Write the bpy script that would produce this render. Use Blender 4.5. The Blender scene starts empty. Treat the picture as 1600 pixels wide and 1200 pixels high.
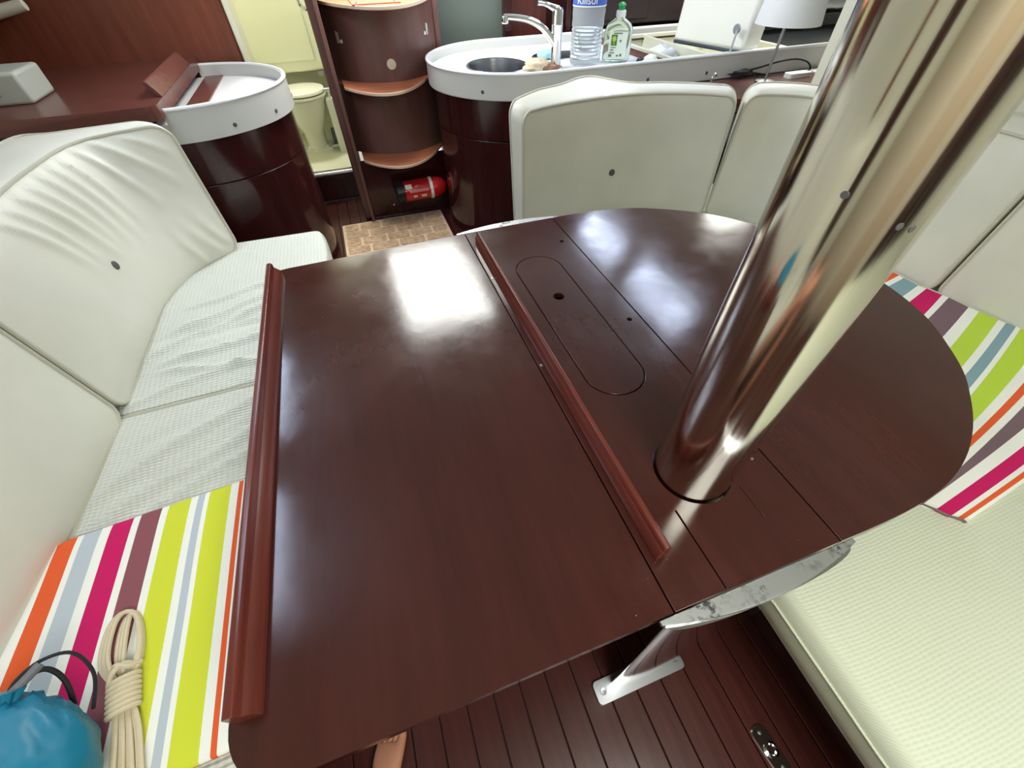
import bpy, bmesh, math, random
from mathutils import Vector, Matrix, noise
random.seed(4)
SC = bpy.context.scene
COL = SC.collection
PI = math.pi
V = Vector

# ------------------------------------------------------------ camera
def cam_setup():
    yaw, pitch, roll, f = 0.31893, 0.83199, -0.02325, 646.1
    cy, sy = math.cos(yaw), math.sin(yaw)
    f0 = V((sy*math.cos(pitch), cy*math.cos(pitch), -math.sin(pitch)))
    r0 = V((cy, -sy, 0)); u0 = r0.cross(f0)
    r = r0*math.cos(roll)+u0*math.sin(roll); u = -r0*math.sin(roll)+u0*math.cos(roll)
    cd = bpy.data.cameras.new('camera'); cam = bpy.data.objects.new('camera', cd); COL.objects.link(cam)
    m = Matrix((r, u, -f0)).transposed().to_4x4(); m.translation = V((0, 0, 1.40))
    cam.matrix_world = m
    cd.sensor_width = 36; cd.sensor_fit = 'HORIZONTAL'; cd.lens = f/1600*36
    cd.clip_start = 0.02; cd.clip_end = 60
    SC.camera = cam
cam_setup()

# ------------------------------------------------------------ light
SC.view_settings.view_transform = 'Standard'
SC.view_settings.look = 'None'
SC.view_settings.gamma = 1.0
SC.view_settings.use_curve_mapping = False
SC.view_settings.exposure = 0.45
W = bpy.data.worlds.new('overcast_sky'); SC.world = W; W.use_nodes = True
W.node_tree.nodes['Background'].inputs[0].default_value = (0.80, 0.90, 1.0, 1)
W.node_tree.nodes['Background'].inputs[1].default_value = 1.0

def area(name, loc, size, power, col, rot=(0, 0, 0)):
    l = bpy.data.lights.new(name, 'AREA'); l.shape = 'RECTANGLE'; l.size, l.size_y = size
    l.energy = power; l.color = col
    o = bpy.data.objects.new(name, l); o.location = loc; o.rotation_euler = rot; COL.objects.link(o)
    return o
# daylight entering by the companionway hatch over the steps; the other lamps are added fill
area('companionway_daylight', (0.36, 3.04, 2.035), (0.66, 1.15), 36, (0.99, 1.0, 0.93))
area('forward_fill', (0.30, -0.75, 2.03), (0.75, 0.75), 27, (0.98, 1.0, 0.93))  # unseen fill added for the general light; no hatch is open here
area('galley_fill', (2.95, 2.80, 1.70), (0.45, 0.45), 15, (1.0, 0.99, 0.93))  # unseen fill added to brighten the galley and the ice box lid
area('heads_fill', (-0.25, 4.15, 1.93), (0.3, 0.3), 12, (1.0, 1.0, 0.93))  # added fill that brightens the heads, no fitting behind it

# ------------------------------------------------------------ materials
def lin(c):
    def g(v):
        v /= 255.0
        return v/12.92 if v <= 0.04045 else ((v+0.055)/1.055)**2.4
    return (g(c[0]), g(c[1]), g(c[2]), 1)

def mat(name, col, rough=0.5, metal=0.0, spec=0.5, coat=0.0, trans=0.0, emis=None, estr=0.0, ior=1.45):
    m = bpy.data.materials.new(name); m.use_nodes = True
    b = m.node_tree.nodes['Principled BSDF']
    b.inputs['Base Color'].default_value = lin(col)
    b.inputs['Roughness'].default_value = rough
    b.inputs['Metallic'].default_value = metal
    b.inputs['Specular IOR Level'].default_value = spec
    b.inputs['Coat Weight'].default_value = coat
    b.inputs['Coat Roughness'].default_value = 0.05
    b.inputs['Transmission Weight'].default_value = trans
    b.inputs['IOR'].default_value = ior
    if emis:
        b.inputs['Emission Color'].default_value = lin(emis); b.inputs['Emission Strength'].default_value = estr
    return m

class N:
    def __init__(s, m):
        s.t = m.node_tree; s.b = s.t.nodes['Principled BSDF']
    def add(s, typ, **k):
        n = s.t.nodes.new(typ)
        for a, v in k.items():
            if a.startswith('i_'):
                kk = a[2:]
                n.inputs[int(kk) if kk.isdigit() else kk.replace('_', ' ')].default_value = v
            else: setattr(n, a, v)
        return n
    def link(s, a, b): s.t.links.new(a, b)
    def coord(s, scale=(1, 1, 1), which='Object', rot=(0, 0, 0)):
        c = s.add('ShaderNodeTexCoord'); mp = s.add('ShaderNodeMapping')
        mp.inputs['Scale'].default_value = scale; mp.inputs['Rotation'].default_value = rot
        s.link(c.outputs[which], mp.inputs[0]); return mp.outputs[0]
    def noise(s, vec, scale=5, detail=4, rough=0.55):
        n = s.add('ShaderNodeTexNoise'); n.inputs['Scale'].default_value = scale
        n.inputs['Detail'].default_value = detail; n.inputs['Roughness'].default_value = rough
        s.link(vec, n.inputs['Vector']); return n.outputs['Fac']
    def ramp(s, fac, stops, interp='LINEAR'):
        n = s.add('ShaderNodeValToRGB'); cr = n.color_ramp; cr.interpolation = interp
        while len(cr.elements) < len(stops): cr.elements.new(0.5)
        for e, (p, c) in zip(cr.elements, stops):
            e.position = p; e.color = c if len(c) == 4 else lin(c)
        s.link(fac, n.inputs[0]); return n.outputs[0]
    def rng(s, fac, a, b, c, d):
        n = s.add('ShaderNodeMapRange'); n.inputs[1].default_value = a; n.inputs[2].default_value = b
        n.inputs[3].default_value = c; n.inputs[4].default_value = d; s.link(fac, n.inputs[0]); return n.outputs[0]
    def bump(s, h, strength=0.3, dist=0.002):
        n = s.add('ShaderNodeBump'); n.inputs['Strength'].default_value = strength
        n.inputs['Distance'].default_value = dist; s.link(h, n.inputs['Height']); s.link(n.outputs[0], s.b.inputs['Normal'])
        return n
    def math(s, op, a, b=None):
        n = s.add('ShaderNodeMath', operation=op)
        for i, v in enumerate((a, b)):
            if v is None: continue
            if isinstance(v, (int, float)): n.inputs[i].default_value = v
            else: s.link(v, n.inputs[i])
        return n.outputs[0]

def wood(name, dark, light, rough=0.2, grain=(14, 1.2, 14), coat=0.0, rvar=0.06, bump=0.05, smudge=False, spec=0.5):
    m = mat(name, dark, rough, coat=coat, spec=spec); n = N(m)
    v = n.coord(grain); f = n.noise(v, 3.0, 6, 0.65)
    c = n.ramp(f, [(0.30, dark), (0.72, light)])
    if smudge:
        v2 = n.coord((1, 1, 1)); big = n.noise(v2, 2.2, 3)
        mx = n.add('ShaderNodeMixRGB', blend_type='MULTIPLY'); mx.inputs[0].default_value = 0.35
        n.link(c, mx.inputs[1]); n.link(n.ramp(big, [(0.35, (190, 190, 200)), (0.65, (255, 250, 245))]), mx.inputs[2])
        # dried, milky water marks in the varnish, thickest at the companionway end
        w = n.noise(v2, 9, 8, 0.7); w2 = n.noise(v2, 1.7, 2)
        mk = n.math('MULTIPLY', n.rng(w, 0.50, 0.80, 0, 1), n.rng(w2, 0.48, 0.72, 0, 1))
        mx2 = n.add('ShaderNodeMixRGB'); n.link(n.math('MULTIPLY', mk, 0.13), mx2.inputs[0])
        n.link(mx.outputs[0], mx2.inputs[1]); mx2.inputs[2].default_value = lin((150, 128, 124))
        c = mx2.outputs[0]
        # scattered dust specks and short scratches
        vo = n.add('ShaderNodeTexVoronoi'); vo.inputs['Scale'].default_value = 34; n.link(v2, vo.inputs['Vector'])
        sk = n.math('MULTIPLY', n.rng(vo.outputs['Distance'], 0.030, 0.045, 1, 0), n.rng(w2, 0.50, 0.60, 0, 1))
        mx3 = n.add('ShaderNodeMixRGB'); n.link(n.math('MULTIPLY', sk, 0.45), mx3.inputs[0]); n.link(c, mx3.inputs[1]); mx3.inputs[2].default_value = lin((190, 160, 150)); c = mx3.outputs[0]
        n.link(n.rng(n.noise(v2, 6, 7, 0.7), 0.3, 0.7, rough-rvar, rough+rvar), n.b.inputs['Roughness'])
        n.bump(n.noise(v2, 16, 3, 0.5), 0.06, 0.004)
    n.link(c, n.b.inputs['Base Color'])
    if bump: n.bump(f, bump, 0.001)
    return m

M = {}
M['table'] = wood('table_mahogany', (56, 24, 20), (66, 30, 25), 0.16, (9, 1.0, 9), smudge=True, bump=0.0, spec=0.6)
M['rail'] = wood('rail_mahogany', (84, 36, 29), (108, 50, 40), 0.24, (20, 1.2, 20), bump=0.04)
M['edge'] = mat('dark_edge', (34, 16, 14), 0.4)
M['cab'] = wood('cabinet_mahogany', (50, 20, 19), (58, 25, 23), 0.16, (10, 10, 1.0), bump=0.0, coat=0.3)
M['plank'] = wood('floor_mahogany', (58, 26, 23), (76, 37, 32), 0.24, (16, 1.0, 10), bump=0.06)
M['bulk'] = wood('bulkhead_veneer', (104, 54, 38), (130, 72, 52), 0.36, (9, 9, 0.8), bump=0.04)
M['desk'] = wood('desk_mahogany', (92, 52, 45), (110, 66, 58), 0.27, (1.2, 10, 8), bump=0.03)
M['riser'] = wood('riser_mahogany', (100, 70, 64), (116, 82, 75), 0.32, (8, 8, 1.2), bump=0.02)
M['tread'] = wood('tread_teak', (176, 100, 66), (206, 134, 98), 0.5, (1.5, 14, 6), bump=0.05)
M['treadedge'] = mat('tread_edge', (226, 196, 172), 0.4)
M['shelf'] = wood('shelf_mahogany', (70, 36, 32), (104, 58, 50), 0.3, (1.2, 10, 8), bump=0.03)

def steel(name, col, rough, line=None, worn=False):
    m = mat(name, col, rough, metal=1.0); n = N(m)
    if line is not None:
        v = n.coord(line); f = n.noise(v, 6, 5)
        n.link(n.rng(f, 0.3, 0.7, rough*0.55, rough*1.6), n.b.inputs['Roughness']); n.bump(f, 0.06, 0.0008)
    if worn:
        v = n.coord((1, 1, 1)); f = n.noise(v, 60, 6, 0.7); g = n.noise(v, 9, 2)
        k = n.math('MULTIPLY', n.rng(f, 0.50, 0.6, 0, 1), n.rng(g, 0.44, 0.56, 0, 1))
        c = n.ramp(k, [(0, col), (1, (88, 88, 92))]); n.link(c, n.b.inputs['Base Color'])
    return m
M['mast'] = steel('polished_mast', (214, 209, 198), 0.13, (26, 26, 0.5))
M['plate'] = steel('worn_alloy', (205, 208, 212), 0.38, worn=True)
M['polish'] = steel('polished_steel', (196, 196, 200), 0.10)
M['chrome'] = steel('chrome', (225, 228, 232), 0.07)
M['steel'] = steel('brushed_steel', (180, 182, 186), 0.3)
M['sink'] = steel('sink_steel', (150, 153, 160), 0.28)

def vinyl(name, col, rough=0.42, b=0.12):
    m = mat(name, col, rough, spec=0.4); n = N(m); v = n.coord((1, 1, 1))
    f = n.noise(v, 260, 3); g = n.noise(v, 3.5, 3)
    n.link(n.ramp(g, [(0.3, tuple(int(c*0.955) for c in col)), (0.7, col)]), n.b.inputs['Base Color'])
    n.bump(f, b, 0.0006); return m
M['cream'] = vinyl('cream_vinyl', (214, 213, 200))
M['creamL'] = vinyl('cream_vinyl_left', (220, 219, 206))
M['piping'] = mat('cream_piping', (188, 186, 170), 0.5)  # toned darker than the pale cord to stand for its shadow line
M['button'] = mat('dark_button', (84, 82, 80), 0.6)

def waffle(name, col, k=(560, 760), strength=0.5):
    m = mat(name, col, 0.75, spec=0.25); n = N(m)
    c = n.add('ShaderNodeTexCoord'); sp = n.add('ShaderNodeSeparateXYZ')
    wob = n.noise(n.coord((1, 1, 1)), 14, 2)
    n.link(c.outputs['Object'], sp.inputs[0])
    x = n.math('ADD', n.math('MULTIPLY', sp.outputs[0], k[0]), n.math('MULTIPLY', wob, 5.0))
    yz = n.math('ADD', sp.outputs[1], sp.outputs[2])
    y = n.math('ADD', n.math('MULTIPLY', yz, k[1]), n.math('MULTIPLY', wob, 7.0))
    h = n.math('ADD', n.math('MULTIPLY', n.math('SINE', x), 0.5), n.math('SINE', y))
    n.bump(h, strength, 0.0011)
    n.link(n.ramp(n.rng(h, -1.5, 1.5, 0, 1), [(0.0, tuple(int(q*0.95) for q in col)), (0.6, col)]), n.b.inputs['Base Color'])
    return m
M['waffle'] = waffle('white_waffle_cloth', (212, 214, 204), (440, 600), 0.95)
M['waffleR'] = waffle('cream_quilted_cloth', (206, 211, 190), (430, 900), 0.2)

WHT=(238,240,232); ORG=(226,96,52); GRY=(184,194,202); BLU=(132,164,172); MAG=(200,30,98); MAU=(140,84,92); MAUR=(120,98,106); LIM=(208,216,62); LIMR=(186,214,72)
def stripes(name, bands, a, b, src):
    m = mat(name, WHT, 0.8, spec=0.2); n = N(m)
    c = n.add('ShaderNodeTexCoord'); sp = n.add('ShaderNodeSeparateXYZ')
    n.link(c.outputs[src], sp.inputs[0])
    v = sp.outputs[0] if src == 'Object' else sp.outputs[1]
    fac = n.rng(v, a, b, 0, 1)
    n.link(n.ramp(fac, [(max(0, (p-a)/(b-a)), col) for p, col in bands], 'CONSTANT'), n.b.inputs['Base Color'])
    n.bump(n.noise(n.coord((1, 1, 1)), 900, 2), 0.15, 0.0005); return m
M['stripeL'] = stripes('striped_canvas', [(-1.0, WHT), (-0.868, ORG), (-0.832, WHT), (-0.818, GRY), (-0.782, WHT), (-0.762, MAG), (-0.720, WHT), (-0.704, MAU),
    (-0.660, WHT), (-0.646, LIM), (-0.597, WHT), (-0.582, GRY), (-0.566, WHT), (-0.557, LIM), (-0.509, WHT), (-0.492, ORG), (-0.481, WHT), (-0.46, MAU), (-0.43, WHT)], -1.0, -0.35, 'Object')

white = mat('white_gelcoat', (232, 234, 236), 0.3); M['gel'] = white
M['rim'] = mat('white_rim', (226, 228, 230), 0.28)
M['rimgrey'] = mat('counter_band', (200, 200, 196), 0.35)
M['liner'] = mat('cream_liner', (226, 226, 208), 0.5)
M['headcream'] = mat('heads_cream', (232, 232, 208), 0.4)
M['headpot'] = mat('toilet_cream', (232, 232, 216), 0.2)
M['headfloor'] = mat('heads_floor', (228, 228, 204), 0.35)
M['ceil'] = mat('ceiling_vinyl', (234, 235, 226), 0.7)
M['dark'] = mat('dark_void', (22, 18, 18), 0.7)
M['black'] = mat('black_plastic', (26, 28, 32), 0.35)
M['greygreen'] = mat('grey_green_panel', (104, 114, 106), 0.45)
M['brownpanel'] = wood('aft_veneer', (66, 28, 22), (98, 44, 34), 0.35, (8, 8, 0.8), bump=0.0)
M['appl'] = mat('dark_glossy_front', (52, 42, 44), 0.25)
M['red'] = mat('extinguisher_red', (196, 30, 34), 0.22, coat=0.4)
M['white'] = mat('white_plastic', (238, 238, 234), 0.4)
M['ivory'] = mat('ivory_disc', (214, 208, 178), 0.5)
M['blue'] = mat('blue_label', (70, 100, 190), 0.4)
M['green'] = mat('green_cap', (40, 170, 84), 0.4)
M['leafgreen'] = mat('green_emblem', (112, 170, 60), 0.5)
M['labelwhite'] = mat('pale_label', (232, 242, 224), 0.45)
M['labelgrey'] = mat('printed_grey', (120, 122, 110), 0.6)
M['pet'] = mat('clear_plastic', (240, 248, 252), 0.05, trans=0.75, ior=1.15)
M['petg'] = mat('pale_green_plastic', (226, 240, 226), 0.08, trans=0.85, ior=1.2)
M['soap'] = mat('pale_detergent', (206, 226, 206), 0.2, trans=0.6, ior=1.3)
M['navy'] = mat('dark_blue_seal', (44, 56, 72), 0.5)
M['yellow'] = mat('yellow_sponge', (186, 186, 96), 0.8)
M['cloth'] = mat('beige_cloth', (206, 190, 164), 0.85)
M['rope'] = mat('cream_rope', (214, 200, 170), 0.8)
n_ = N(M['rope']); f_ = n_.noise(n_.coord((1, 1, 1)), 420, 2); n_.bump(f_, 0.5, 0.0012)
M['bag'] = mat('teal_ripstop', (28, 120, 150), 0.4); n_ = N(M['bag']); f_ = n_.noise(n_.coord((1, 1, 1)), 9, 3); n_.bump(f_, 0.4, 0.01)
M['cord'] = mat('black_cord', (30, 30, 34), 0.6)
M['toggle'] = mat('grey_toggle', (110, 112, 118), 0.5)
M['skin'] = mat('skin', (196, 138, 112), 0.5); M['skin'].node_tree.nodes['Principled BSDF'].inputs['Subsurface Weight'].default_value = 0.1
M['cuff'] = mat('dark_shorts', (40, 42, 52), 0.8)
M['greybox'] = mat('grey_case', (186, 190, 180), 0.4)
M['shade'] = mat('white_shade', (232, 234, 236), 0.6)
M['bluecloth'] = mat('blue_sponge', (150, 200, 214), 0.8)
M['pane'] = mat('frosted_window', (225, 235, 255), 0.5, emis=(214, 228, 255), estr=11.0)
M['mortar'] = mat('mat_pale_joint', (214, 186, 160), 0.9)
M['matstone'] = mat('mat_brown', (176, 148, 118), 0.9)
n_ = N(M['matstone']); f_ = n_.noise(n_.coord((1, 1, 1)), 40, 5)
n_.link(n_.ramp(f_, [(0.35, (160, 132, 104)), (0.65, (196, 168, 138))]), n_.b.inputs['Base Color']); n_.bump(f_, 0.4, 0.003)

# ------------------------------------------------------------ object helpers
def finish(bm, name, m, parent=None, sharp=35, bevel=0, seg=2, subsurf=0):
    bmesh.ops.recalc_face_normals(bm, faces=bm.faces)
    me = bpy.data.meshes.new(name); bm.to_mesh(me); bm.free()
    for p in me.polygons: p.use_smooth = True
    me.set_sharp_from_angle(angle=math.radians(sharp))
    ms = m if isinstance(m, (list, tuple)) else [m]
    for q in ms: me.materials.append(q)
    o = bpy.data.objects.new(name, me); COL.objects.link(o)
    if bevel:
        b = o.modifiers.new('bevel', 'BEVEL'); b.width = bevel; b.segments = seg; b.limit_method = 'ANGLE'; b.angle_limit = math.radians(40)
    if subsurf:
        s = o.modifiers.new('sub', 'SUBSURF'); s.levels = subsurf; s.render_levels = subsurf
    if parent: o.parent = parent; o.matrix_parent_inverse = parent.matrix_world.inverted()
    return o

def thing(name, label, cat, loc=(0, 0, 0), group=None, rot=(0, 0, 0)):
    o = bpy.data.objects.new(name, None); COL.objects.link(o); o.empty_display_size = 0.05
    o.location = loc; o.rotation_euler = rot
    o.matrix_world = Matrix.LocRotScale(V(loc), __import__('mathutils').Euler(rot), None)
    o['label'] = label; o['category'] = cat
    if group: o['group'] = group
    return o
def tag(o, label, cat, group=None):
    o['label'] = label; o['category'] = cat
    if group: o['group'] = group
    return o
def struct(o): o['kind'] = 'structure'; return o

def box(x0, x1, y0, y1, z0, z1, bm=None):
    bm = bm or bmesh.new()
    r = bmesh.ops.create_cube(bm, size=1)
    for v in r['verts']:
        v.co = V((x0+(v.co.x+.5)*(x1-x0), y0+(v.co.y+.5)*(y1-y0), z0+(v.co.z+.5)*(z1-z0)))
    return bm
def prism(outer, z0, z1, holes=(), bm=None):
    """vertical prism of a plan outline with holes"""
    bm = bm or bmesh.new()
    loops = [outer]+list(holes); tops = []; bots = []; et = []
    for lp in loops:
        t = [bm.verts.new((x, y, z1)) for x, y in lp]; b = [bm.verts.new((x, y, z0)) for x, y in lp]
        n = len(lp)
        for i in range(n):
            j = (i+1) % n
            bm.faces.new((b[i], b[j], t[j], t[i]))
        tops.append(t); bots.append(b)
    for rings in (tops, bots):
        es = []
        for r in rings:
            for i in range(len(r)):
                es.append(bm.edges.get((r[i], r[(i+1) % len(r)])))
        bmesh.ops.triangle_fill(bm, use_beauty=True, use_dissolve=False, edges=es)
    return bm
def circle(cx, cy, r, n=32, a0=0, a1=2*PI, full=True):
    return [(cx+r*math.cos(a0+(a1-a0)*i/n), cy+r*math.sin(a0+(a1-a0)*i/n)) for i in range(n if full else n+1)]
def stadium(x0, x1, y0, y1, n=14):
    """long axis y, radius half the width"""
    r = (x1-x0)/2; cx = (x0+x1)/2
    return circle(cx, y1-r, r, n, 0, PI, False)+circle(cx, y0+r, r, n, PI, 2*PI, False)
def rrect(x0, x1, y0, y1, r, n=6):
    return (circle(x1-r, y1-r, r, n, 0, PI/2, False)+circle(x0+r, y1-r, r, n, PI/2, PI, False)
            + circle(x0+r, y0+r, r, n, PI, 1.5*PI, False)+circle(x1-r, y0+r, r, n, 1.5*PI, 2*PI, False))
def extrude_profile(prof, p0, p1, bm=None):
    """profile in (x,z) swept along y from p0 to p1"""
    bm = bm or bmesh.new()
    a = [bm.verts.new((x, p0, z)) for x, z in prof]; b = [bm.verts.new((x, p1, z)) for x, z in prof]
    n = len(prof)
    for i in range(n): bm.faces.new((a[i], a[(i+1) % n], b[(i+1) % n], b[i]))
    bm.faces.new(a[::-1]); bm.faces.new(b); return bm
def loft(rings, bm=None, cap=True, closed=True):
    bm = bm or bmesh.new(); vs = [[bm.verts.new(p) for p in r] for r in rings]
    n = len(rings[0])
    for a, b in zip(vs, vs[1:]):
        for i in range(n if closed else n-1):
            j = (i+1) % n
            bm.faces.new((a[i], a[j], b[j], b[i]))
    if cap: bm.faces.new(vs[0][::-1]); bm.faces.new(vs[-1])
    return bm
def lathe(prof, n=32, bm=None, c=(0, 0, 0)):
    """prof: (r,z) list"""
    bm = bm or bmesh.new(); rings = []
    for r, z in prof:
        if r < 1e-5: rings.append([bm.verts.new((c[0], c[1], c[2]+z))])
        else: rings.append([bm.verts.new((c[0]+r*math.cos(2*PI*i/n), c[1]+r*math.sin(2*PI*i/n), c[2]+z)) for i in range(n)])
    for a, b in zip(rings, rings[1:]):
        for i in range(n):
            j = (i+1) % n
            if len(a) == 1 and len(b) == 1: continue
            if len(a) == 1: bm.faces.new((a[0], b[i], b[j]))
            elif len(b) == 1: bm.faces.new((a[i], a[j], b[0]))
            else: bm.faces.new((a[i], a[j], b[j], b[i]))
    return bm
def catmull(pts, n, closed=False):
    P = [V(p) for p in pts]; L = len(P)
    segs = L if closed else L-1
    # arclength table
    def ev(t):
        i = min(int(t), segs-1); f = t-i
        if closed: a, b, c, d = P[(i-1) % L], P[i % L], P[(i+1) % L], P[(i+2) % L]
        else: a, b, c, d = P[max(i-1, 0)], P[i], P[min(i+1, L-1)], P[min(i+2, L-1)]
        return 0.5*((2*b)+(c-a)*f+(2*a-5*b+4*c-d)*f*f+(3*b-a-3*c+d)*f**3)
    K = segs*16; T = [ev(segs*k/K) for k in range(K+1)]; S = [0]
    for a, b in zip(T, T[1:]): S.append(S[-1]+(b-a).length)
    out = []; k = 0; cnt = n if closed else n+1
    for i in range(cnt):
        s = S[-1]*i/n
        while k < K-1 and S[k+1] < s: k += 1
        d = S[k+1]-S[k]; f = 0 if d == 0 else (s-S[k])/d
        out.append(T[k].lerp(T[k+1], min(max(f, 0), 1)))
    return out
def tube(pts, r, n=8, closed=False, bm=None, cap=True):
    bm = bm or bmesh.new(); P = [V(p) for p in pts]; L = len(P); rings = []
    up = None
    for i, p in enumerate(P):
        if closed: t = P[(i+1) % L]-P[i-1]
        else: t = P[min(i+1, L-1)]-P[max(i-1, 0)]
        if t.length < 1e-9: t = V((0, 0, 1))
        t.normalize()
        if up is None:
            up = t.orthogonal().normalized()
        up = (up-t*up.dot(t))
        if up.length < 1e-6: up = t.orthogonal()
        up.normalize(); s = t.cross(up)
        rr = r[i] if isinstance(r, (list, tuple)) else r
        rings.append([bm.verts.new(p+(up*math.cos(2*PI*k/n)+s*math.sin(2*PI*k/n))*rr) for k in range(n)])
    m = L if closed else L-1
    for i in range(m):
        a, b = rings[i], rings[(i+1) % L]; off = 0
        if closed and i == L-1:
            off = min(range(n), key=lambda o: (a[0].co-b[o].co).length)
        for k in range(n):
            bm.faces.new((a[k], a[(k+1) % n], b[(k+1+off) % n], b[(k+off) % n]))
    if cap and not closed: bm.faces.new(rings[0][::-1]); bm.faces.new(rings[-1])
    return bm
def lerp(a, b, t): return a+(b-a)*t
def interp(arr, s):
    x = max(0, min(1, s))*(len(arr)-1); i = min(int(x), len(arr)-2); return arr[i].lerp(arr[i+1], x-i)

def cushion(name, label, fa, fb, ba, bb, m, R=0.05, puff=0.015, nu=48, nv=30, disp=None, group=None,
            side=0.008, pipe=0.0056, buttons=(), loose=(), cat='cushion', piped=(True, True), pm=None):
    """upholstered slab. fa/fb: two opposite border curves of the face you see, ba/bb: the same on the far side"""
    A, B, A2, B2 = [catmull(c, 60) for c in (fa, fb, ba, bb)]
    Wd = sum((a-b).length for a, b in zip(A, A[1:])); Wd = (Wd+sum((a-b).length for a, b in zip(B, B[1:])))/2
    Ht = sum((A[i]-B[i]).length for i in (0, 30, 60))/3
    def mp(s, t):
        x, y = s*Wd, t*Ht; cx = None
        if x < R: cx = R
        elif x > Wd-R: cx = Wd-R
        cy = None
        if y < R: cy = R
        elif y > Ht-R: cy = Ht-R
        if cx is not None and cy is not None:
            q = V((x-cx, y-cy)); mm = max(abs(q.x), abs(q.y)); l = q.length
            if l > 1e-9: q = q*(mm/l)
            x, y = cx+q.x, cy+q.y
        return x/Wd, y/Ht
    def Pf(s, t): return interp(A, s).lerp(interp(B, s), t)
    def Pb(s, t): return interp(A2, s).lerp(interp(B2, s), t)
    bm = bmesh.new(); F = []; Bk = []
    sg = 1
    def nrm(s, t):
        e = 0.01
        ds = Pf(min(s+e, 1), t)-Pf(max(s-e, 0), t); dt = Pf(s, min(t+e, 1))-Pf(s, max(t-e, 0))
        n = ds.cross(dt); n.normalize(); return n
    c0 = nrm(.5, .5); 
    if c0.dot(Pb(.5, .5)-Pf(.5, .5)) > 0: sg = -1
    def dens(i, n):  # denser near the border
        x = i/n; return x
    for i in range(nu+1):
        F.append([]); Bk.append([])
        for j in range(nv+1):
            s, t = mp(dens(i, nu), dens(j, nv)); n = nrm(s, t)*sg
            w = (1-abs(2*i/nu-1)**6)*(1-abs(2*j/nv-1)**6)
            p = Pf(s, t)+n*(puff*w)
            if disp: p = p+n*disp(s, t, p)*min(1, w*2.0)
            F[i].append(bm.verts.new(p)); Bk[i].append(bm.verts.new(Pb(s, t)-n*(puff*0.15*w)))
    for G in (F, Bk):
        for i in range(nu):
            for j in range(nv): bm.faces.new((G[i][j], G[i+1][j], G[i+1][j+1], G[i][j+1]))
    idx = [(i, 0) for i in range(nu)]+[(nu, j) for j in range(nv)]+[(i, nv) for i in range(nu, 0, -1)]+[(0, j) for j in range(nv, 0, -1)]
    ctr = sum((F[i][j].co for i, j in idx), V())/len(idx)
    ringF = [F[i][j] for i, j in idx]; ringB = [Bk[i][j] for i, j in idx]
    K = 8; prev = ringF; L = len(idx)
    outs = []
    for k in range(L):
        a = ringF[(k+1) % L].co-ringF[k-1].co; th = ringB[k].co-ringF[k].co
        o = a.cross(th); o.normalize()
        if o.dot(ringF[k].co-ctr) < 0: o = -o
        outs.append(o)
    for kk in range(1, K):
        f = kk/K; e = side*(1-abs(2*f-1)**3)
        cur = [bm.verts.new(ringF[k].co.lerp(ringB[k].co, f)+outs[k]*e) for k in range(L)]
        for k in range(L): bm.faces.new((prev[k], prev[(k+1) % L], cur[(k+1) % L], cur[k]))
        prev = cur
    for k in range(L): bm.faces.new((prev[k], prev[(k+1) % L], ringB[(k+1) % L], ringB[k]))
    pf = [v.co.copy() for v in ringF]; pb = [v.co.copy() for v in ringB]
    t = thing(name, label, cat, ctr, group)
    finish(bm, 'cover', m, t, sharp=60)
    pm = pm or M['piping']
    if pipe:
        pbm = bmesh.new()
        if piped[0]: tube([p+o*0.001 for p, o in zip(pf, outs)], pipe, 6, True, pbm)
        if piped[1]: tube([p+o*0.001 for p, o in zip(pb, outs)], pipe, 6, True, pbm)
        finish(pbm, 'piping', pm, t)
    for (s, tt) in buttons:
        p = Pf(s, tt)+nrm(s, tt)*sg*(puff+0.001); n = nrm(s, tt)*sg
        b2 = lathe([(0, 0.005), (0.008, 0.0045), (0.014, 0.002), (0.0155, -0.003)], 20)
        bmesh.ops.transform(b2, matrix=Matrix.Translation(p) @ V((0, 0, 1)).rotation_difference(n).to_matrix().to_4x4(), verts=b2.verts)
        finish(b2, 'button', M['button'], t)
    return t

# ============================================================ SETTING
# floor: bearer slab and one plank per board
FL = struct(finish(box(-1.9, 3.4, -1.6, 3.60, -0.06, -0.012), 'floor', M['dark']))
pk = None
for i in range(19):
    x0 = -0.62+0.0745*i
    if pk is None:
        pk = finish(box(0, 0.0715, -1.55, 3.50, -0.0125, 0), 'plank', M['plank'], None, bevel=0.0015, seg=1)
        o = pk
    else:
        o = pk.copy(); COL.objects.link(o)
    o.name = 'plank'; o.location = (x0, 0, 0); o.parent = FL

# hull sides and bulkheads
struct(finish(box(-1.96, -1.90, -1.6, 4.9, -0.05, 2.1), 'wall_left', M['bulk']))
struct(finish(box(3.9, 3.96, -1.6, 4.9, -0.05, 2.1), 'wall_right', M['liner']))
struct(finish(box(-1.9, 3.9, -1.66, -1.60, -0.05, 2.1), 'wall_forward', mat('forward_bulkhead', (206, 194, 172), 0.5)))
struct(finish(box(0.0, 0.62, -1.598, -1.57, 0.05, 1.9), 'door_mast_reflection', mat('door_beige', (186, 166, 140), .5), bevel=.01))  # unseen door added for what the mast reflects
struct(finish(box(0.95, 2.26, -1.598, -1.56, 0.0, 2.0), 'trim_mast_band', M['cab'], bevel=.01))  # unseen wood panel added for the brown band reflected in the mast
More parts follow.
